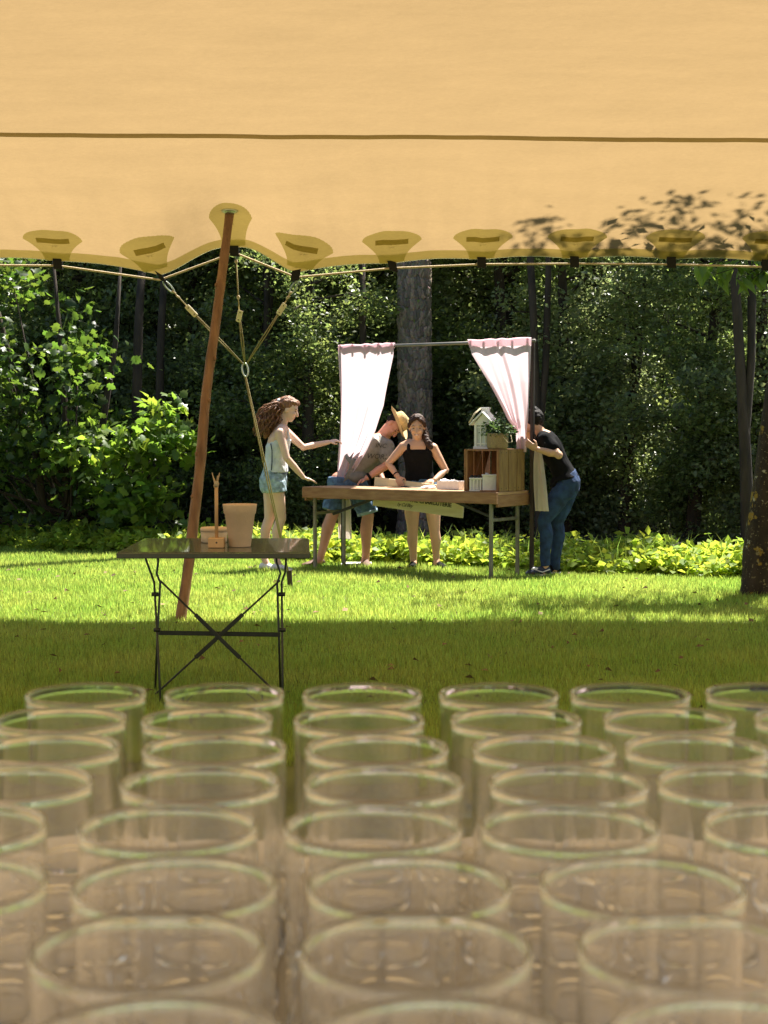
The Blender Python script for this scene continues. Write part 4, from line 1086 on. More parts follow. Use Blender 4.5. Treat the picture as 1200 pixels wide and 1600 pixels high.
# --- girl with the ponytail, side view, at the left end of the table
def girl():
    D = 15.35; z0 = gz(D); base = P(422, 884, D); base.z = z0
    t = thing('person', 'girl in pale tank top and denim shorts holding the curtain, ponytail down', 'person', base)
    p = lambda x, y, d=0.: P(x, y, D + d)
    mb = MB()
    secs = [(p(427, 764), X3 * .115, Y3 * .155), (p(427, 748), X3 * .122, Y3 * .168), (p(429, 733), X3 * .105, Y3 * .145), (p(431, 717), X3 * .095, Y3 * .128), (p(433, 698), X3 * .108, Y3 * .140), (p(436, 683), X3 * .105, Y3 * .150), (p(440, 671), X3 * .075, Y3 * .145), (p(441, 665), X3 * .05, Y3 * .09)]
    trunk_loft(mb, secs)
    mb.limb([p(439, 672), p(442, 660), p(446, 648)], [.052, .047, .05])
    # legs
    for hx, kx, ax, dy, kd in ((430, 439, 432, -.08, -.05), (424, 421, 413, .08, .06)):
        hip = p(hx, 762, dy); kn = p(kx, 810, kd); cf = p((kx * .6 + ax * .4) - 2, 829, kd); an = p(ax, 873, kd)
        mb.limb([hip, hip.lerp(kn, .5) + X3 * .005, kn, cf - X3 * .008, cf.lerp(an, .6), an], [.088, .072, .054, .053, .040, .034])
        mb.limb([an, Vector((an.x + .03, an.y, z0 + .05))], [.034, .034])
    # near arm to the table top, far arm to the curtain
    sh = p(437, 676, -.16); el = p(448, 716, -.20); wr = P(474, 746, D - .06)
    mb.limb([p(440, 670, -.10), sh, sh.lerp(el, .5), el, el.lerp(wr, .4), wr], [.05, .05, .042, .036, .036, .024]); hand(mb, wr, (.9, .25, -.32), (0, 0, -1), (0, 1, .0), .95, .15)
    sh2 = p(446, 674, .15); el2 = p(474, 699, .16); wr2 = P(513, 691, D + .28)
    mb.limb([p(442, 670, .09), sh2, sh2.lerp(el2, .5), el2, el2.lerp(wr2, .4), wr2], [.05, .048, .041, .035, .034, .024]); hand(mb, wr2, (.9, .3, .2), (.1, .4, -1), (.1, -1, .3), .95, .7)
    f = Vector((.93, -.05, -.34)); u = Vector((.30, 0, .95)); hc = p(451, 640)
    at = head_shape(mb, hc, f, u, 1.0)
    body = mb.organic('body', M['skin_pale'], t)
    face_bits(t, body, at, None, False, 1, 'hair_auburn')
    # hair: cap swept back to a tie, then a long curly tail
    hb = MB(); hb.ell(at(-.028, 0, .045), (at(1, 0, 0) - at(0, 0, 0)) * .093, (at(0, 1, 0) - at(0, 0, 0)) * .086, (at(0, 0, 1) - at(0, 0, 0)) * .088, 18, 12)
    hb.ell(at(.035, 0, .088), (at(1, 0, 0) - at(0, 0, 0)) * .055, (at(0, 1, 0) - at(0, 0, 0)) * .07, (at(0, 0, 1) - at(0, 0, 0)) * .034, 14, 8)
    hb.limb([at(-.06, 0, .04), p(437, 627)], [.065, .035])
    hair = hb.organic('hair', M['hair_auburn'], t, .007, 3, curly(.004, 90))
    tb_ = MB(); tb_.limb([p(437, 627), p(430, 632), p(425, 642), p(422, 654), p(419, 666), p(417, 677), p(415, 681)], [.03, .045, .058, .065, .06, .04, .02], 14)
    tb_.organic('ponytail', M['hair_auburn'], t, .007, 1, curly(.009, 75, 2))
    gg = random.Random(11); cu = MB()
    for q in range(150):
        ph = gg.uniform(0, 6.28); ox = gg.gauss(0, .034); oy = gg.gauss(0, .035); ln = gg.uniform(.75, 1.06); pts_ = []
        for k in range(12):
            f_ = k / 11 * ln; x_ = np.interp(f_, [0, .15, .4, .7, 1, 1.06], [437, 429, 423, 420, 416, 414]); y_ = np.interp(f_, [0, .15, .4, .7, 1, 1.06], [627, 633, 647, 663, 681, 684]); sp_ = np.interp(f_, [0, .2, .6, 1], [.3, 1.2, 1.55, 1.3])
            pts_.append(p(x_, y_) + Vector((ox * sp_ + .017 * math.sin(k * 2.1 + ph), oy * sp_ + .017 * math.cos(k * 2.1 + ph), .006 * math.sin(k * 1.3 + ph))))
        cu.tube(pts_, [.006] * 10 + [.004, .002], 4)
    link('curls', cu.mesh('curls', t.location), M['hair_auburn'], t, True, 'stuff')
    mb = MB(); c = p(436.5, 627); mb.ell(c, X3 * .03, Y3 * .04, Z3 * .032, 10, 8); mb.build('hair_tie', M['white_canvas'], t, True)
    # tank top, shorts, shoes
    mb = MB(); tops = [(p(430.5, 738), X3 * .128, Y3 * .165), (p(431, 728), X3 * .12, Y3 * .158), (p(432, 715), X3 * .112, Y3 * .15), (p(434, 698), X3 * .121, Y3 * .153), (p(437.5, 687), X3 * .113, Y3 * .15)]
    trunk_loft(mb, tops)
    for dy in (-.085, .085):
        mb.tube([p(427, 690, dy), p(432, 675, dy * .95), p(440, 664.5, dy * .85), p(449, 674, dy * .95), p(452, 688, dy)], .012, 8)
    top = mb.organic('tank_top', M['linen'], t, .006, 3, curly(.0022, 55, 3))
    for pts_ in ([p(423, 693, -.15), p(425, 704, -.165), p(425, 722, -.165), p(424, 735, -.168)], [p(411, 736, -.05), p(418, 737, -.13), p(430, 739, -.167), p(444, 739.5, -.12), p(449, 739, -.04)]):
        mb = MB(); mb.tube(pts_, .005, 6); mb.build('piping', M['navy'], top, True)
    mb = MB(); trunk_loft(mb, [(p(427.5, 768), X3 * .124, Y3 * .17), (p(427, 762), X3 * .135, Y3 * .180), (p(427, 748), X3 * .139, Y3 * .182), (p(429, 736), X3 * .120, Y3 * .160), (p(429.5, 732), X3 * .115, Y3 * .155)])
    for hx, dy in ((431, -.082), (424, .08)): mb.tube([p(hx - .5, 752, dy), p(hx + 1, 769, dy)], [.10, .103], 16)
    mb.organic('shorts', M['denim_pale'], t, .006, 2, curly(.002, 70, 1))
    for ax, kd in ((432, -.05), (413, .06)):
        mb = MB(); a = p(ax, 873, kd); foot_shape(mb, a, (1, -.25, 0), .235, .075, .042, z0 + .004); mb.organic('shoe', M['white_canvas'], t, .006, 2)
girl()

# --- man bending over the table in a straw hat
def man():
    D = 16.05; z0 = gz(D); base = P(540, 886, D); base.z = z0
    t = thing('person', 'man in straw hat, grey tee and denim shorts bending over the table', 'person', base)
    p = lambda x, y, d=0.: P(x, y, D + d)
    mb = MB(); sp = (p(592, 690) - p(540, 742)).normalized(); pr = sp.cross(Y3).normalized()
    secs = [(p(538, 752), X3 * .15, Y3 * .185), (p(540, 738), (X3 + pr).normalized() * .15, Y3 * .19), (p(553, 727), pr * .14, Y3 * .18), (p(567, 714), pr * .145, Y3 * .185), (p(581, 700), pr * .145, Y3 * .20), (p(592, 690), pr * .115, Y3 * .19), (p(599, 684), pr * .07, Y3 * .11)]
    trunk_loft(mb, secs)
    mb.limb([p(595, 687), p(602, 677), p(608, 670)], [.075, .068, .07])
    for hx, kx, ky, ax, ay, dy, kd in ((530, 520, 803, 500, 872, .06, .02), (556, 575, 806, 571, 876, -.04, -.02)):
        hip = p(hx, 752, dy); kn = p(kx, ky, kd); an = p(ax, ay, kd); cf = kn.lerp(an, .3)
        mb.limb([hip, hip.lerp(kn, .5), kn, cf - X3 * .012, kn.lerp(an, .7), an], [.10, .085, .064, .066, .046, .04])
        mb.limb([an, Vector((an.x - .01, an.y - .03, z0 + .05))], [.04, .042])
    sh = p(603, 698, -.14); el = p(604, 727, -.20); wr = P(574, 746, D - .22)
    mb.limb([p(595, 692, -.08), sh, sh.lerp(el, .5), el, el.lerp(wr, .4), wr], [.07, .066, .055, .046, .045, .031]); hand(mb, wr, (-.85, -.1, -.45), (0, 0, -1), (.1, -1, 0), 1.05, .8)
    sh2 = p(588, 702, .16); el2 = p(590, 735, .12); wr2 = P(600, 755, D + .0)
    mb.limb([p(590, 694, .09), sh2, el2, wr2], [.068, .06, .046, .032]); hand(mb, wr2, (.6, -.5, -.4), (0, 0, -1), (-1, 0, 0), 1.0, .6)
    f = Vector((.35, -.35, -.87)); u = Vector((.9, -.12, .38)); hc = p(614, 665, -.03)
    at = head_shape(mb, hc, f, u, 1.08)
    body = mb.organic('body', M['skin_red'], t); face_bits(t, body, at, None, False, 1, 'hair_dark')
    F_ = at(1, 0, 0) - at(0, 0, 0); S_ = at(0, 1, 0) - at(0, 0, 0); U_ = at(0, 0, 1) - at(0, 0, 0); F_.normalize(); S_.normalize(); U_.normalize()
    hb = MB(); hb.ell(at(-.035, 0, .035), F_ * .085, S_ * .084, U_ * .088, 16, 10); hb.organic('hair', M['hair_dark'], t, .007, 2, curly(.002, 120))
    # hat: curled brim, pinched crown
    hat_c = at(-.005, 0, .062); mb = MB(); rings = []
    prof = [(.172, .0), (.135, -.012), (.100, -.004), (.098, .03), (.092, .075), (.080, .105), (.05, .112), (.012, .098)]
    def hring(r, h, inner=False):
        o = []
        for k in range(36):
            a = 2 * math.pi * k / 36; rr_ = r * (1.12 if r > .1 else 1.08 if True else 1)
            lift = .035 * (abs(math.sin(a)) ** 2) * max(0, (r - .1) / .072)
            pinch = -.022 * (abs(math.cos(a)) ** 2) * (1 if h > .09 else 0)
            o.append(hat_c + F_ * math.cos(a) * rr_ + S_ * math.sin(a) * r * .98 + U_ * (h + lift + pinch))
        return o
    outer = [hring(r, h) for r, h in prof]; inn = [hring(r - .004, h - .005) for r, h in prof[::-1]]
    mb.loft(outer + inn + [outer[0]], False); hat = mb.build('hat', M['straw'], t, True)
    mb = MB(); mb.loft([hring(.1005, .004), hring(.0995, .022)], False); 
    mb.build('hat_band', M['burlap'], hat, True)
    # clothes
    mb = MB(); trunk_loft(mb, [(p(541, 742), (X3 + pr).normalized() * .165, Y3 * .20)] + [(c, a, b) for c, a, b in secs[2:6]], .018)
    mb.limb([p(593, 694, -.08), sh, sh.lerp(el, .55)], [.095, .09, .082]); mb.limb([p(590, 696, .09), sh2, sh2.lerp(el2, .55)], [.092, .086, .08])
    mb.ell(p(556, 744, -.07), X3 * .13, Y3 * .15, Z3 * .08, 14, 10)
    tee = mb.organic('tee_shirt', M['tee_grey'], t, .007, 3, curly(.004, 38, 2))
    mb = MB(); trunk_loft(mb, [(p(536, 760), X3 * .16, Y3 * .195), (p(536, 752), X3 * .165, Y3 * .20), (p(536, 745), X3 * .155, Y3 * .19)])
    mb.tube([p(531, 752, .06), p(519, 798, .02)], [.125, .112], 16); mb.tube([p(554, 752, -.04), p(574, 801, -.02)], [.125, .108], 16)
    sho = mb.organic('shorts', M['denim_mid'], t, .007, 2, curly(.003, 50, 1))
    mb = MB(); mb.tube([p(573.2, 798, -.02), p(574.6, 803, -.02)], [.113, .111], 18); mb.build('cuff', M['denim_pale'], sho, True)
    for ax, ay, kd, dr in ((500, 872, .02, (-.85, -.5, 0)), (571, 876, -.02, (.1, -1, 0))):
        mb = MB(); foot_shape(mb, p(ax, ay, kd), dr, .27, .075, .047, z0 + .004); mb.organic('shoe', M['brown_leather'], t, .006, 2)
    mb = MB(); dw = (wr - el).normalized(); q = wr - dw * .02; s1 = dw.cross(Y3).normalized(); s2 = dw.cross(s1); rg = lambda r, o: [q + dw * o + s1 * math.cos(a) * r + s2 * math.sin(a) * r for a in (2 * math.pi * k / 18 for k in range(18))]
    mb.loft([rg(.034, -.014), rg(.040, -.012), rg(.040, .012), rg(.034, .014)]); mb.build('watch', M['black_canvas'], t, True)
    # print on the shirt front side towards the viewer
    for body_, u0, v0, sz in (('INC', 586, 699, .065), ('WORLD', 572, 716, .075)):
        me = text_mesh(body_, sz, .001); o0 = p(u0, v0, -.245); rx = Vector((.95, 0, -.05)).normalized(); uy = Vector((.32, 0, .95)).normalized()
        me2 = me
        for v_ in me.vertices:
            q_ = o0 + rx * v_.co.x + uy * v_.co.y; v_.co = q_
        # drop the letters on to the cloth
        dg = bpy.context.evaluated_depsgraph_get(); tl = Vector(t.location)
        for v_ in me.vertices:
            hit, loc, nn_, idx = tee.ray_cast(v_.co - tl - Y3 * 1.0, Y3)
            v_.co = (loc - Y3 * .003) if hit else (v_.co - tl + Y3 * .15)
        me.update(); link('print', me, M['print'], tee)
man()

# --- smiling woman in a black vest behind the table
def smiling():
    D = 15.72; z0 = gz(D); base = P(664, 888, D); base.z = z0
    t = thing('person', 'smiling woman in black tank top holding the sign behind the table', 'person', base)
    p = lambda x, y, d=0.: P(x, y, D + d)
    mb = MB()
    secs = [(p(659, 772, .04), X3 * .15, Y3 * .11), (p(658, 756, .05), X3 * .165, Y3 * .118), (p(655, 738, .03), X3 * .132, Y3 * .10), (p(654, 722, .0), X3 * .135, Y3 * .10), (p(653, 708, -.03), X3 * .152, Y3 * .11), (p(653, 697, -.05), X3 * .165, Y3 * .095), (p(652, 690.5, -.06), X3 * .12, Y3 * .07), (p(652, 687, -.06), X3 * .06, Y3 * .055)]
    trunk_loft(mb, secs)
    mb.limb([p(652, 693, -.06), p(652, 684, -.075), p(652, 676, -.085)], [.056, .050, .05])
    for s, hx, kx, ax, ay in ((-1, 645, 645, 646, 877), (1, 672, 679, 682, 874)):
        hip = p(hx, 770, .03); kn = p(kx, 830, .0); an = p(ax, ay, .02); cf = kn.lerp(an, .3) + X3 * .008 * s
        mb.limb([hip, hip.lerp(kn, .5) + X3 * .008 * s, kn, cf, kn.lerp(an, .7), an], [.095, .079, .054, .056, .040, .035])
        mb.limb([an, Vector((an.x, an.y - .03, z0 + .05))], [.035, .035])
    shl = p(630, 698, -.05); ell_ = p(607, 724, -.06); wl_ = P(621, 744, D - .13)
    mb.limb([p(640, 693, -.05), shl, shl.lerp(ell_, .5), ell_, ell_.lerp(wl_, .4), wl_], [.05, .05, .043, .037, .036, .025]); hand(mb, wl_, (.35, -.2, -.9), (.3, .9, -.1), (1, 0, .2), .95, .5)
    shr = p(677, 700, -.05); elr = p(696, 735, -.04); wr_ = P(679, 750, D - .20)
    mb.limb([p(664, 694, -.05), shr, shr.lerp(elr, .5), elr, elr.lerp(wr_, .4), wr_], [.05, .05, .043, .037, .036, .025]); hand(mb, wr_, (-.9, -.3, -.25), (0, .4, -.9), (-.2, -.6, .6), .95, .6)
    f = Vector((-.05, -.97, -.20)); u = Vector((-.02, -.20, .98)); hc = p(651.5, 667.5, -.10)
    at = head_shape(mb, hc, f, u, 1.03)
    body = mb.organic('body', M['skin_tan'], t); face_bits(t, body, at, None, True)
    A = [at(1, 0, 0) - at(0, 0, 0), at(0, 1, 0) - at(0, 0, 0), at(0, 0, 1) - at(0, 0, 0)]
    hb = MB(); hb.ell(at(-.035, 0, .038), A[0] * .088, A[1] * .085, A[2] * .092, 18, 12)
    sx = 1 if A[1].x > 0 else -1
    for q in (-1, 1): hb.limb([at(.06, q * .012, .105), at(.062, q * .045, .08), at(.035, q * .07, .045), at(.0, q * .078, .01)], [.02, .022, .02, .018])
    hb.limb([at(-.04, sx * .05, -.03), p(663, 678, -.06), p(666, 687, -.10), p(669, 693, -.13), p(673, 698, -.15)], [.05, .045, .036, .036, .028])
    hb.ell(p(671, 695, -.14), X3 * .036, Y3 * .03, Z3 * .05, 10, 8)
    hb.organic('hair', M['hair_brown'], t, .006, 2, curly(.003, 110))
    mb = MB(); ts = [(p(657, 757, .05), X3 * .165, Y3 * .118)] + secs[2:5] + [(p(653, 702, -.04), X3 * .142, Y3 * .10)]
    trunk_loft(mb, ts, .010)
    for q in (-1, 1): mb.tube([p(653 + q * 15, 706, -.145), p(653 + q * 14.5, 697, -.13), p(653 + q * 13.5, 690, -.06), p(653 + q * 14, 697, .04), p(653 + q * 15, 706, .07)], .018, 8)
    mb.organic('tank_top', M['black_knit'], t, .006, 3, curly(.0016, 45))
    mb = MB(); trunk_loft(mb, [(p(659, 774, .04), X3 * .165, Y3 * .125), (p(658, 760, .05), X3 * .178, Y3 * .13), (p(656.5, 748, .04), X3 * .155, Y3 * .12)])
    for hx in (645, 672): mb.tube([p(hx, 766, .03), p(hx + (.5 if hx < 650 else 2), 788, .02)], [.105, .10], 16)
    mb.organic('shorts', M['denim_mid'], t, .006, 2)
    for ax, ay, dr in ((646, 877, (-.15, -1, 0)), (682, 874, (.55, -.85, 0))):
        mb = MB(); foot_shape(mb, p(ax, ay, .02), dr, .235, .075, .041, z0 + .004); mb.organic('shoe', M['black_canvas'], t, .006, 2)
    mb = MB(); dw = (wl_ - ell_).normalized(); q = wl_ - dw * .03; s1 = dw.cross(Y3).normalized(); s2 = dw.cross(s1); mb.tube([q + s1 * math.cos(a) * .03 + s2 * math.sin(a) * .03 for a in (2 * math.pi * k / 16 for k in range(17))], .006, 6); mb.build('bracelet', M['black_canvas'], t, True)
smiling()

# --- woman in jeans leaning in to tie the curtain
def jeans():
    D = 14.75; z0 = gz(D); base = P(856, 904, D); base.z = z0
    t = thing('person', 'woman in black tee and blue jeans leaning in to tie the curtain', 'person', base)
    p = lambda x, y, d=0.: P(x, y, D + d)
    mb = MB(); pr = (X3 * .85 + Z3 * .52).normalized()
    secs = [(p(884, 768), X3 * .118, Y3 * .165), (p(885, 755), (X3 * .95 + Z3 * .2) * .125, Y3 * .178), (p(879, 737), pr * .098, Y3 * .145), (p(871, 721), pr * .094, Y3 * .132), (p(861, 703), pr * .108, Y3 * .145), (p(854, 690), pr * .102, Y3 * .158), (p(849, 680), pr * .075, Y3 * .14), (p(846, 675), pr * .05, Y3 * .08)]
    trunk_loft(mb, secs)
    mb.limb([p(847, 679), p(841, 671), p(836, 664)], [.056, .05, .05])
    for hx, hy, kx, ky, ax, ay, dy in ((881, 764, 850, 814, 852, 884, -.08), (886, 766, 870, 816, 867, 890, .09)):
        hip = p(hx, hy, dy); kn = p(kx, ky, dy); an = p(ax, ay, dy); cf = kn.lerp(an, .3) + X3 * .02
        mb.limb([hip, hip.lerp(kn, .5), kn, cf, kn.lerp(an, .7), an], [.10, .084, .06, .060, .043, .036])
        mb.limb([an, Vector((an.x - .02, an.y, z0 + .05))], [.036, .036])
    sh = p(853, 687, -.16); el = p(873, 711, -.26); wr = P(840, 702, D - .24)
    mb.limb([p(850, 683, -.10), sh, sh.lerp(el, .5), el, el.lerp(wr, .4), wr], [.056, .054, .047, .040, .039, .026]); hand(mb, wr, (-.85, .15, .45), (.3, .9, .3), (0, .2, 1), .95, .7)
    sh2 = p(849, 687, .15); el2 = p(838, 712, .16); wr2 = P(831, 692, D + .02)
    mb.limb([p(848, 683, .08), sh2, el2, wr2], [.054, .048, .038, .026]); hand(mb, wr2, (-.4, -.2, .9), (-.6, -.6, 0), (.3, -.8, .2), .95, .6)
    f = Vector((-.9, .25, -.30)); u = Vector((-.28, 0, .95)); hc = p(832, 659, .02)
    at = head_shape(mb, hc, f, u, 1.0); body = mb.organic('body', M['skin_tan'], t); face_bits(t, body, at, None, False, 1, 'hair_dark')
    A = [at(1, 0, 0) - at(0, 0, 0), at(0, 1, 0) - at(0, 0, 0), at(0, 0, 1) - at(0, 0, 0)]
    hb = MB(); hb.ell(at(-.03, 0, .028), A[0] * .094, A[1] * .086, A[2] * .097, 18, 12); hb.ell(at(-.045, 0, .10), A[0] * .045, A[1] * .045, A[2] * .042, 10, 8); hb.limb([at(-.07, 0, -.0), p(840, 669)], [.05, .025])
    hb.organic('hair', M['hair_dark'], t, .007, 2, curly(.004, 95))
    mb = MB(); trunk_loft(mb, [(p(882, 748), (X3 * .95 + Z3 * .25) * .13, Y3 * .178)] + secs[2:7], .010)
    mb.ell(p(866, 757), X3 * .05, Y3 * .14, Z3 * .06, 12, 8)                                  # the hem hangs loose in front
    mb.limb([p(850, 686, -.09), sh, sh.lerp(el, .5)], [.078, .074, .07]); mb.limb([p(848, 686, .08), sh2, sh2.lerp(el2, .5)], [.075, .07, .066])
    tee = mb.organic('tee_shirt', M['black_knit'], t, .007, 3, curly(.003, 36, 1))
    mb = MB(); mb.ell(p(856, 692, -.237), X3 * .03, Y3 * .006, Z3 * .018, 10, 6); mb.build('sleeve_print', M['denim_pale'], tee, True)
    mb = MB(); trunk_loft(mb, [(p(882, 778), X3 * .10, Y3 * .165), (p(885, 766), X3 * .126, Y3 * .178), (p(886, 754), (X3 * .95 + Z3 * .2) * .133, Y3 * .186), (p(882, 742), pr * .118, Y3 * .165)])
    for hx, hy, kx, ky, ax, ay, dy in ((881, 764, 850, 814, 852, 884, -.08), (886, 766, 870, 816, 867, 890, .09)):
        hip = p(hx, hy, dy); kn = p(kx, ky, dy); an = p(ax, ay, dy); cf = kn.lerp(an, .3) + X3 * .02
        mb.limb([hip, hip.lerp(kn, .5), kn, cf, kn.lerp(an, .7)], [.108, .093, .068, .067, .051]); mb.tube([kn.lerp(an, .7), an], [.051, .047], 12)
    je = mb.organic('jeans', M['denim_dark'], t, .007, 2, curly(.0028, 48, 2))
    mb = MB(); mb.obox(p(896, 743, -.06), X3 * .012, Y3 * .035, Z3 * .05); mb.build('pocket_phone', M['white_canvas'], t, bevel=.004)
    for ax, ay, dy, m1 in ((852, 884, -.08, 'navy_canvas'), (867, 890, .09, 'black_canvas')):
        mb = MB(); a = p(ax, ay, dy); foot_shape(mb, a, (-1, -.15, 0), .25, .085, .043, z0 + .02); sh_ = mb.organic('shoe', M[m1], t, .006, 2)
        mb = MB(); foot_shape(mb, a, (-1, -.15, 0), .258, .028, .047, z0 + .002); mb.organic('sole', M['white_canvas'], sh_, .006, 1)
        if m1 == 'navy_canvas':
            mb = MB(); q = Vector((a.x, a.y - .047, z0 + .06)); mb.tube([q + X3 * .04 + Z3 * .015, q - X3 * .03 - Z3 * .012, q - X3 * .10 + Z3 * .01], .006, 6); mb.build('stripe', M['white_canvas'], sh_, True)
            mb = MB(); mb.ell(Vector((a.x - .10, a.y - .02, z0 + .075)), X3 * .045, Y3 * .03, (Z3 * .02 + X3 * .0), 10, 6); mb.build('laces', M['white_canvas'], sh_, True)
jeans()

# ------------------------------------------------------------------ folding metal table
def bistro():
    z = .758; fl = Vector((-1.376, 7.9, z)); f_r = Vector((-.388, 7.9, z)); bl = Vector((-1.386, 8.87, z)); br = Vector((-.44, 8.87, z))
    t = thing('folding_table', 'folding dark olive metal table with crossed legs on the lawn', 'table', (-.9, 8.4, 0))
    mb = MB(); V = [fl, f_r, br, bl]; mb.add([v - Z3 * .004 for v in V] + V, [[0, 3, 2, 1], [4, 5, 6, 7], [0, 1, 5, 4], [1, 2, 6, 5], [2, 3, 7, 6], [3, 0, 4, 7]]); top = mb.build('table_top', M['bistro'], t, bevel=.0015)
    for a, b in ((fl, f_r), (f_r, br), (br, bl), (bl, fl)):
        mb = MB(); d = (b - a).normalized(); mb.bar(a - Z3 * .0185, b - Z3 * .0185, .012, .028); mb.build('rim', M['bistro'], top, bevel=.003)
    for sgn, la, lb in ((1, ((-1.285, 8.25), (-1.225, 8.15), (-1.13, 7.70)), ((-1.20, 8.12), (-1.185, 8.10), (-1.205, 8.02))), (-1, ((-.530, 8.25), (-.545, 8.15), (-.512, 7.70)), ((-.572, 8.12), (-.566, 8.10), (-.545, 8.02)))):
        for (tx, ty), (kx, ky), (bx_, by_) in (la, lb):
            mb = MB(); pts = [Vector((tx, ty, z - .03)), Vector((tx + .002, ty, z - .07)), Vector((kx - .018 * sgn, ky, z - .13)), Vector((kx, ky, z - .18)), Vector((kx * .5 + bx_ * .5, (ky + by_) / 2, .33)), Vector((bx_, by_, .01))]
            mb.tube(pts, .006, 8); mb.build('leg', M['bistro_leg'], t, True)
            mb = MB(); mb.bar(Vector((bx_ - .01, by_, .008)), Vector((bx_ + .06, by_, .008)), .014, .014); mb.build('foot_bar', M['bistro_leg'], t, bevel=.003)
        (tx, ty), (kx, ky), (bx_, by_) = la
        for f_, zz in ((0, z - .035), (.30, .52), (.62, .35)):
            xx_ = tx if f_ == 0 else kx + (bx_ - kx) * (f_ - .15); yy_ = ty if f_ == 0 else ky + (by_ - ky) * (f_ - .15)
            mb = MB(); mb.tube([Vector((xx_ - .016, yy_ - .004, zz)), Vector((xx_ + .018, yy_ - .004, zz))], .011, 10); mb.build('pivot', M['bistro_leg'], t, True)
    XL, XR = -1.185, -.545; yb = 8.03
    mb = MB(); mb.bar(Vector((XL, yb, .322)), Vector((XR, yb, .312)), .007, .024); mb.build('crossbar', M['bistro_leg'], t, bevel=.002)
    for (a, b) in ((Vector((XL + .01, yb - .012, .60)), Vector((XR, yb - .16, .02))), (Vector((XR, yb - .004, .60)), Vector((XL, yb - .15, .02)))):
        m0 = a.lerp(b, .3); m1 = a.lerp(b, .68)
        mb = MB(); mb.bar(a, m0, .008, .010); mb.bar(m0, m1, .006, .022); mb.bar(m1, b, .008, .010); mb.build('brace', M['bistro_leg'], t, bevel=.002)
    # pieces standing on it
    c = P(375, 854, 8.25); c.z = z + .001
    mb = MB(); mb.lathe(c, [(.0, .0), (.056, 0), (.0585, .004), (.0805, .175), (.086, .180), (.0915, .222), (.0925, .229), (.088, .229), (.078, .17), (.056, .012), (.0, .012)], 48)
    tag(mb.build('clay_pot', M['clay'], None, True), 'tall tapered beige clay pot on the folding metal table', 'pot')
    c = P(334.5, 843, 8.55); c.z = z + .001
    mb = MB(); mb.lathe(c, [(.0, .0), (.068, 0), (.072, .006), (.074, .062), (.0, .062)], 40); t2 = thing('lidded_tin', 'low round greyish beige lidded tin behind the wooden stand', 'tin', c); mb.build('body', M['clay2'], t2, True)
    mb = MB(); mb.lathe(c, [(.0, .0625), (.0765, .0625), (.0765, .078), (.070, .085), (.0, .088)], 40); mb.build('lid', M['clay'], t2, True)
    c = P(338.5, 855, 8.2); c.z = z + .001
    t3 = thing('wooden_stand', 'slim wooden rod with forked twig top on a small block', 'stand', c)
    mb = MB(); mb.obox(c + Z3 * .026, X3 * .042, Y3 * .042, Z3 * .026); mb.build('block', M['beech'], t3, bevel=.003)
    mb = MB(); mb.tube([c + Vector((.004, -.0425, .028)), c + Vector((.004, -.0405, .028))], .005, 10); mb.build('plug', M['ink'], t3)
    mb = MB(); mb.tube([c + Z3 * .05, c + Z3 * .34], [.0095, .0095], 12); mb.build('rod', M['beech'], t3, True)
    for k, (dx, dy, h, r) in enumerate(((-.022, 0, .40, .004), (.018, .0, .40, .004), (.008, -.008, .385, .003), (-.010, .006, .37, .003), (.014, .008, .345, .003), (-.013, -.01, .335, .003))):
        b0 = c + Z3 * (.29 if k > 3 else .325); mb = MB(); mb.tube([b0, b0 + Vector((dx * .35, dy * .4, .02)), c + Vector((dx, dy, h))], [r * 1.3, r, r * .6], 6); mb.build('twig', M['twig'], t3, True)
    mb = MB(); mb.tube([c + Z3 * .325, c + Z3 * .355], [.0125, .012], 12); mb.build('binding', M['rope'], t3, True)
bistro()

# ------------------------------------------------------------------ glasses in the foreground
GH = .112; HR = .1715; TZ0 = CAM_H - HR - GH
def bar_table():
    t = thing('serving_table', 'tall cloth-covered serving table full of glasses in the foreground', 'table', (0, .55, 0))
    mb = MB(); mb.box(-.95, .95, -.02, 1.022, TZ0 - .035, TZ0 - .004); mb.build('table_top', M['plank_wood'], t, bevel=.003)
    for x in (-.9, .9):
        for y in (.04, .97):
            mb = MB(); mb.box(x - .025, x + .025, y - .025, y + .025, 0, TZ0 - .0355); mb.build('leg', M['plank_wood'], t, bevel=.003)
    # cloth with folds hanging over the edges
    mb = MB(); rings = []
    def edge(off, z, wav):
        pts = []; hx, hy = .955 + off, .525 + off; n = 120
        for k in range(n):
            a = 2 * math.pi * k / n; ca, sa = math.cos(a), math.sin(a); s = max(abs(ca) / hx, abs(sa) / hy); w = wav * math.sin(k * 1.31)
            pts.append(Vector((ca / s + ca * w, .50 + sa / s + sa * w, z)))
        return pts
    for off, z, w in ((-.5, TZ0, 0), (-.2, TZ0, 0), (0, TZ0 - .0, 0), (.008, TZ0 - .006, 0), (.012, TZ0 - .05, .003), (.02, TZ0 - .14, .012), (.026, TZ0 - .24, .018)): rings.append(edge(off, z, w))
    mb.loft(rings, False); mb.F.append(list(range(120)))
    tag(mb.build('tablecloth', M['tablecloth'], None, True), 'beige cloth spread under the rows of glasses', 'tablecloth')
bar_table()
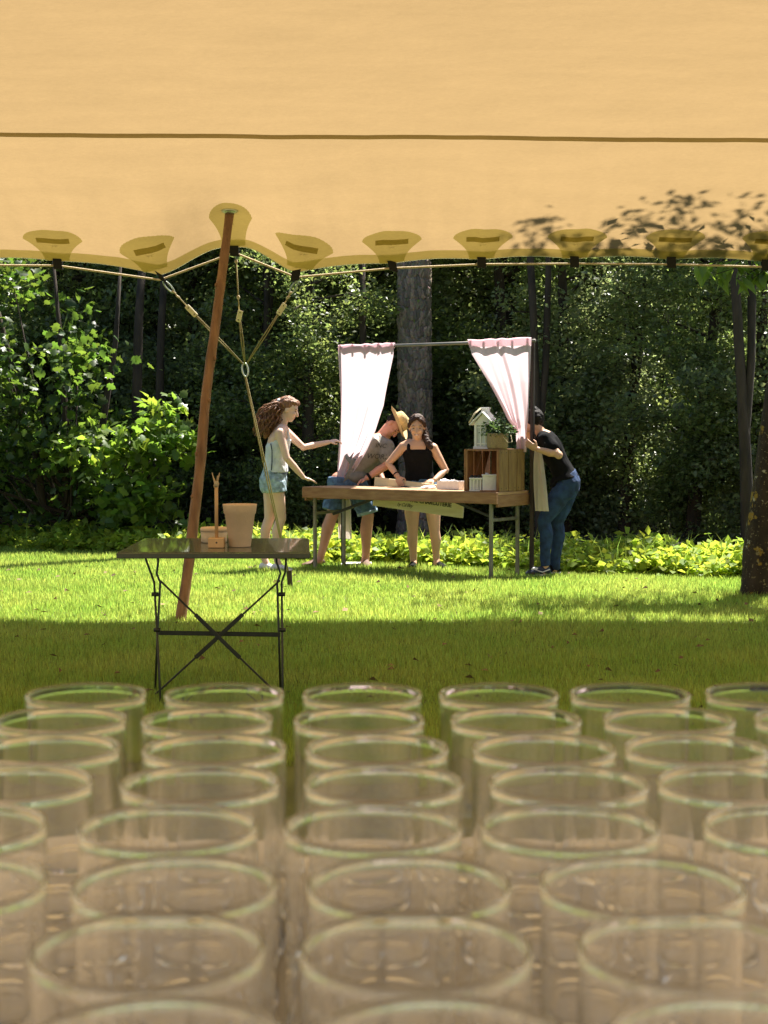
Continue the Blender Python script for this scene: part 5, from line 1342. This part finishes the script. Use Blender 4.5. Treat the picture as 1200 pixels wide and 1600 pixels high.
gp = [(.0, .0), (.031, .0), (.0335, .0), (.0358, .0012), (.0370, .004), (.0372, .006), (.0372, .012), (.0374, .05), (.0376, .09), (.0376, GH - .0065), (.0378, GH - .0035), (.0381, GH - .0024), (.0382, GH - .0012), (.0378, GH - .0002), (.0371, GH), (.0364, GH - .0002), (.0360, GH - .0012), (.0361, GH - .0024), (.0364, GH - .0035), (.0364, GH - .0065), (.0363, .09), (.0360, .05), (.0358, .016), (.0357, .012), (.0352, .0085), (.0335, .0062), (.031, .0056), (.0, .0055)]
mb = MB(); seg = 56; V = [(0, 0, gp[0][1])]; F = []
for r, z in gp[1:-1]: V += [(r * math.cos(2 * math.pi * k / seg), r * math.sin(2 * math.pi * k / seg), z) for k in range(seg)]
V.append((0, 0, gp[-1][1])); nr = len(gp) - 2
for k in range(seg):
    q = (k + 1) % seg; F.append([0, 1 + q, 1 + k])
    for i in range(nr - 1): F.append([1 + i * seg + k, 1 + i * seg + q, 1 + (i + 1) * seg + q, 1 + (i + 1) * seg + k])
    F.append([1 + (nr - 1) * seg + k, 1 + (nr - 1) * seg + q, len(V) - 1])
mb.add(V, F); GM = mb.mesh('glass_tumbler'); GM.materials.append(M['glass']); GM.polygons.foreach_set('use_smooth', np.ones(len(GM.polygons), bool))
rows = [(1085, [135, 351, 566, 779, 984, 1197], 'back'), (1125, [95, 324, 561, 806, 1045, 1283], 'second'), (1170, [75, 335, 589, 850, 1088], 'third'), (1224, [20, 313, 600, 888, 1152], 'fourth'),
        (1292, [-68, 263, 583, 890, 1240], 'fifth'), (1383, [-88, 273, 639, 1003], 'sixth'), (1484, [-190, 232, 650, 1085], 'seventh'), (1640, [-250, 240, 690, 1160], 'nearest')]
ordn = ['leftmost', 'second from left', 'third from left', 'fourth from left', 'fifth from left', 'sixth from left']
for yy, xs, nm in rows:
    for i, x in enumerate(xs):
        pt_ = P(x, yy, 1.0) - Vector((0, 0, CAM_H)); k = -HR / pt_.z
        o = link('glass', GM); o.location = (pt_.x * k, pt_.y * k, TZ0 + .0012); o.rotation_euler = (0, 0, random.uniform(0, 6))
        where = 'back row beside the lawn' if nm == 'back' else 'nearest row at the picture bottom' if nm == 'nearest' else nm + ' row from the back'
        tag(o, f'clear straight glass tumbler, {ordn[i]} in the {where}', 'glass', 'rows of empty glasses on the serving table')
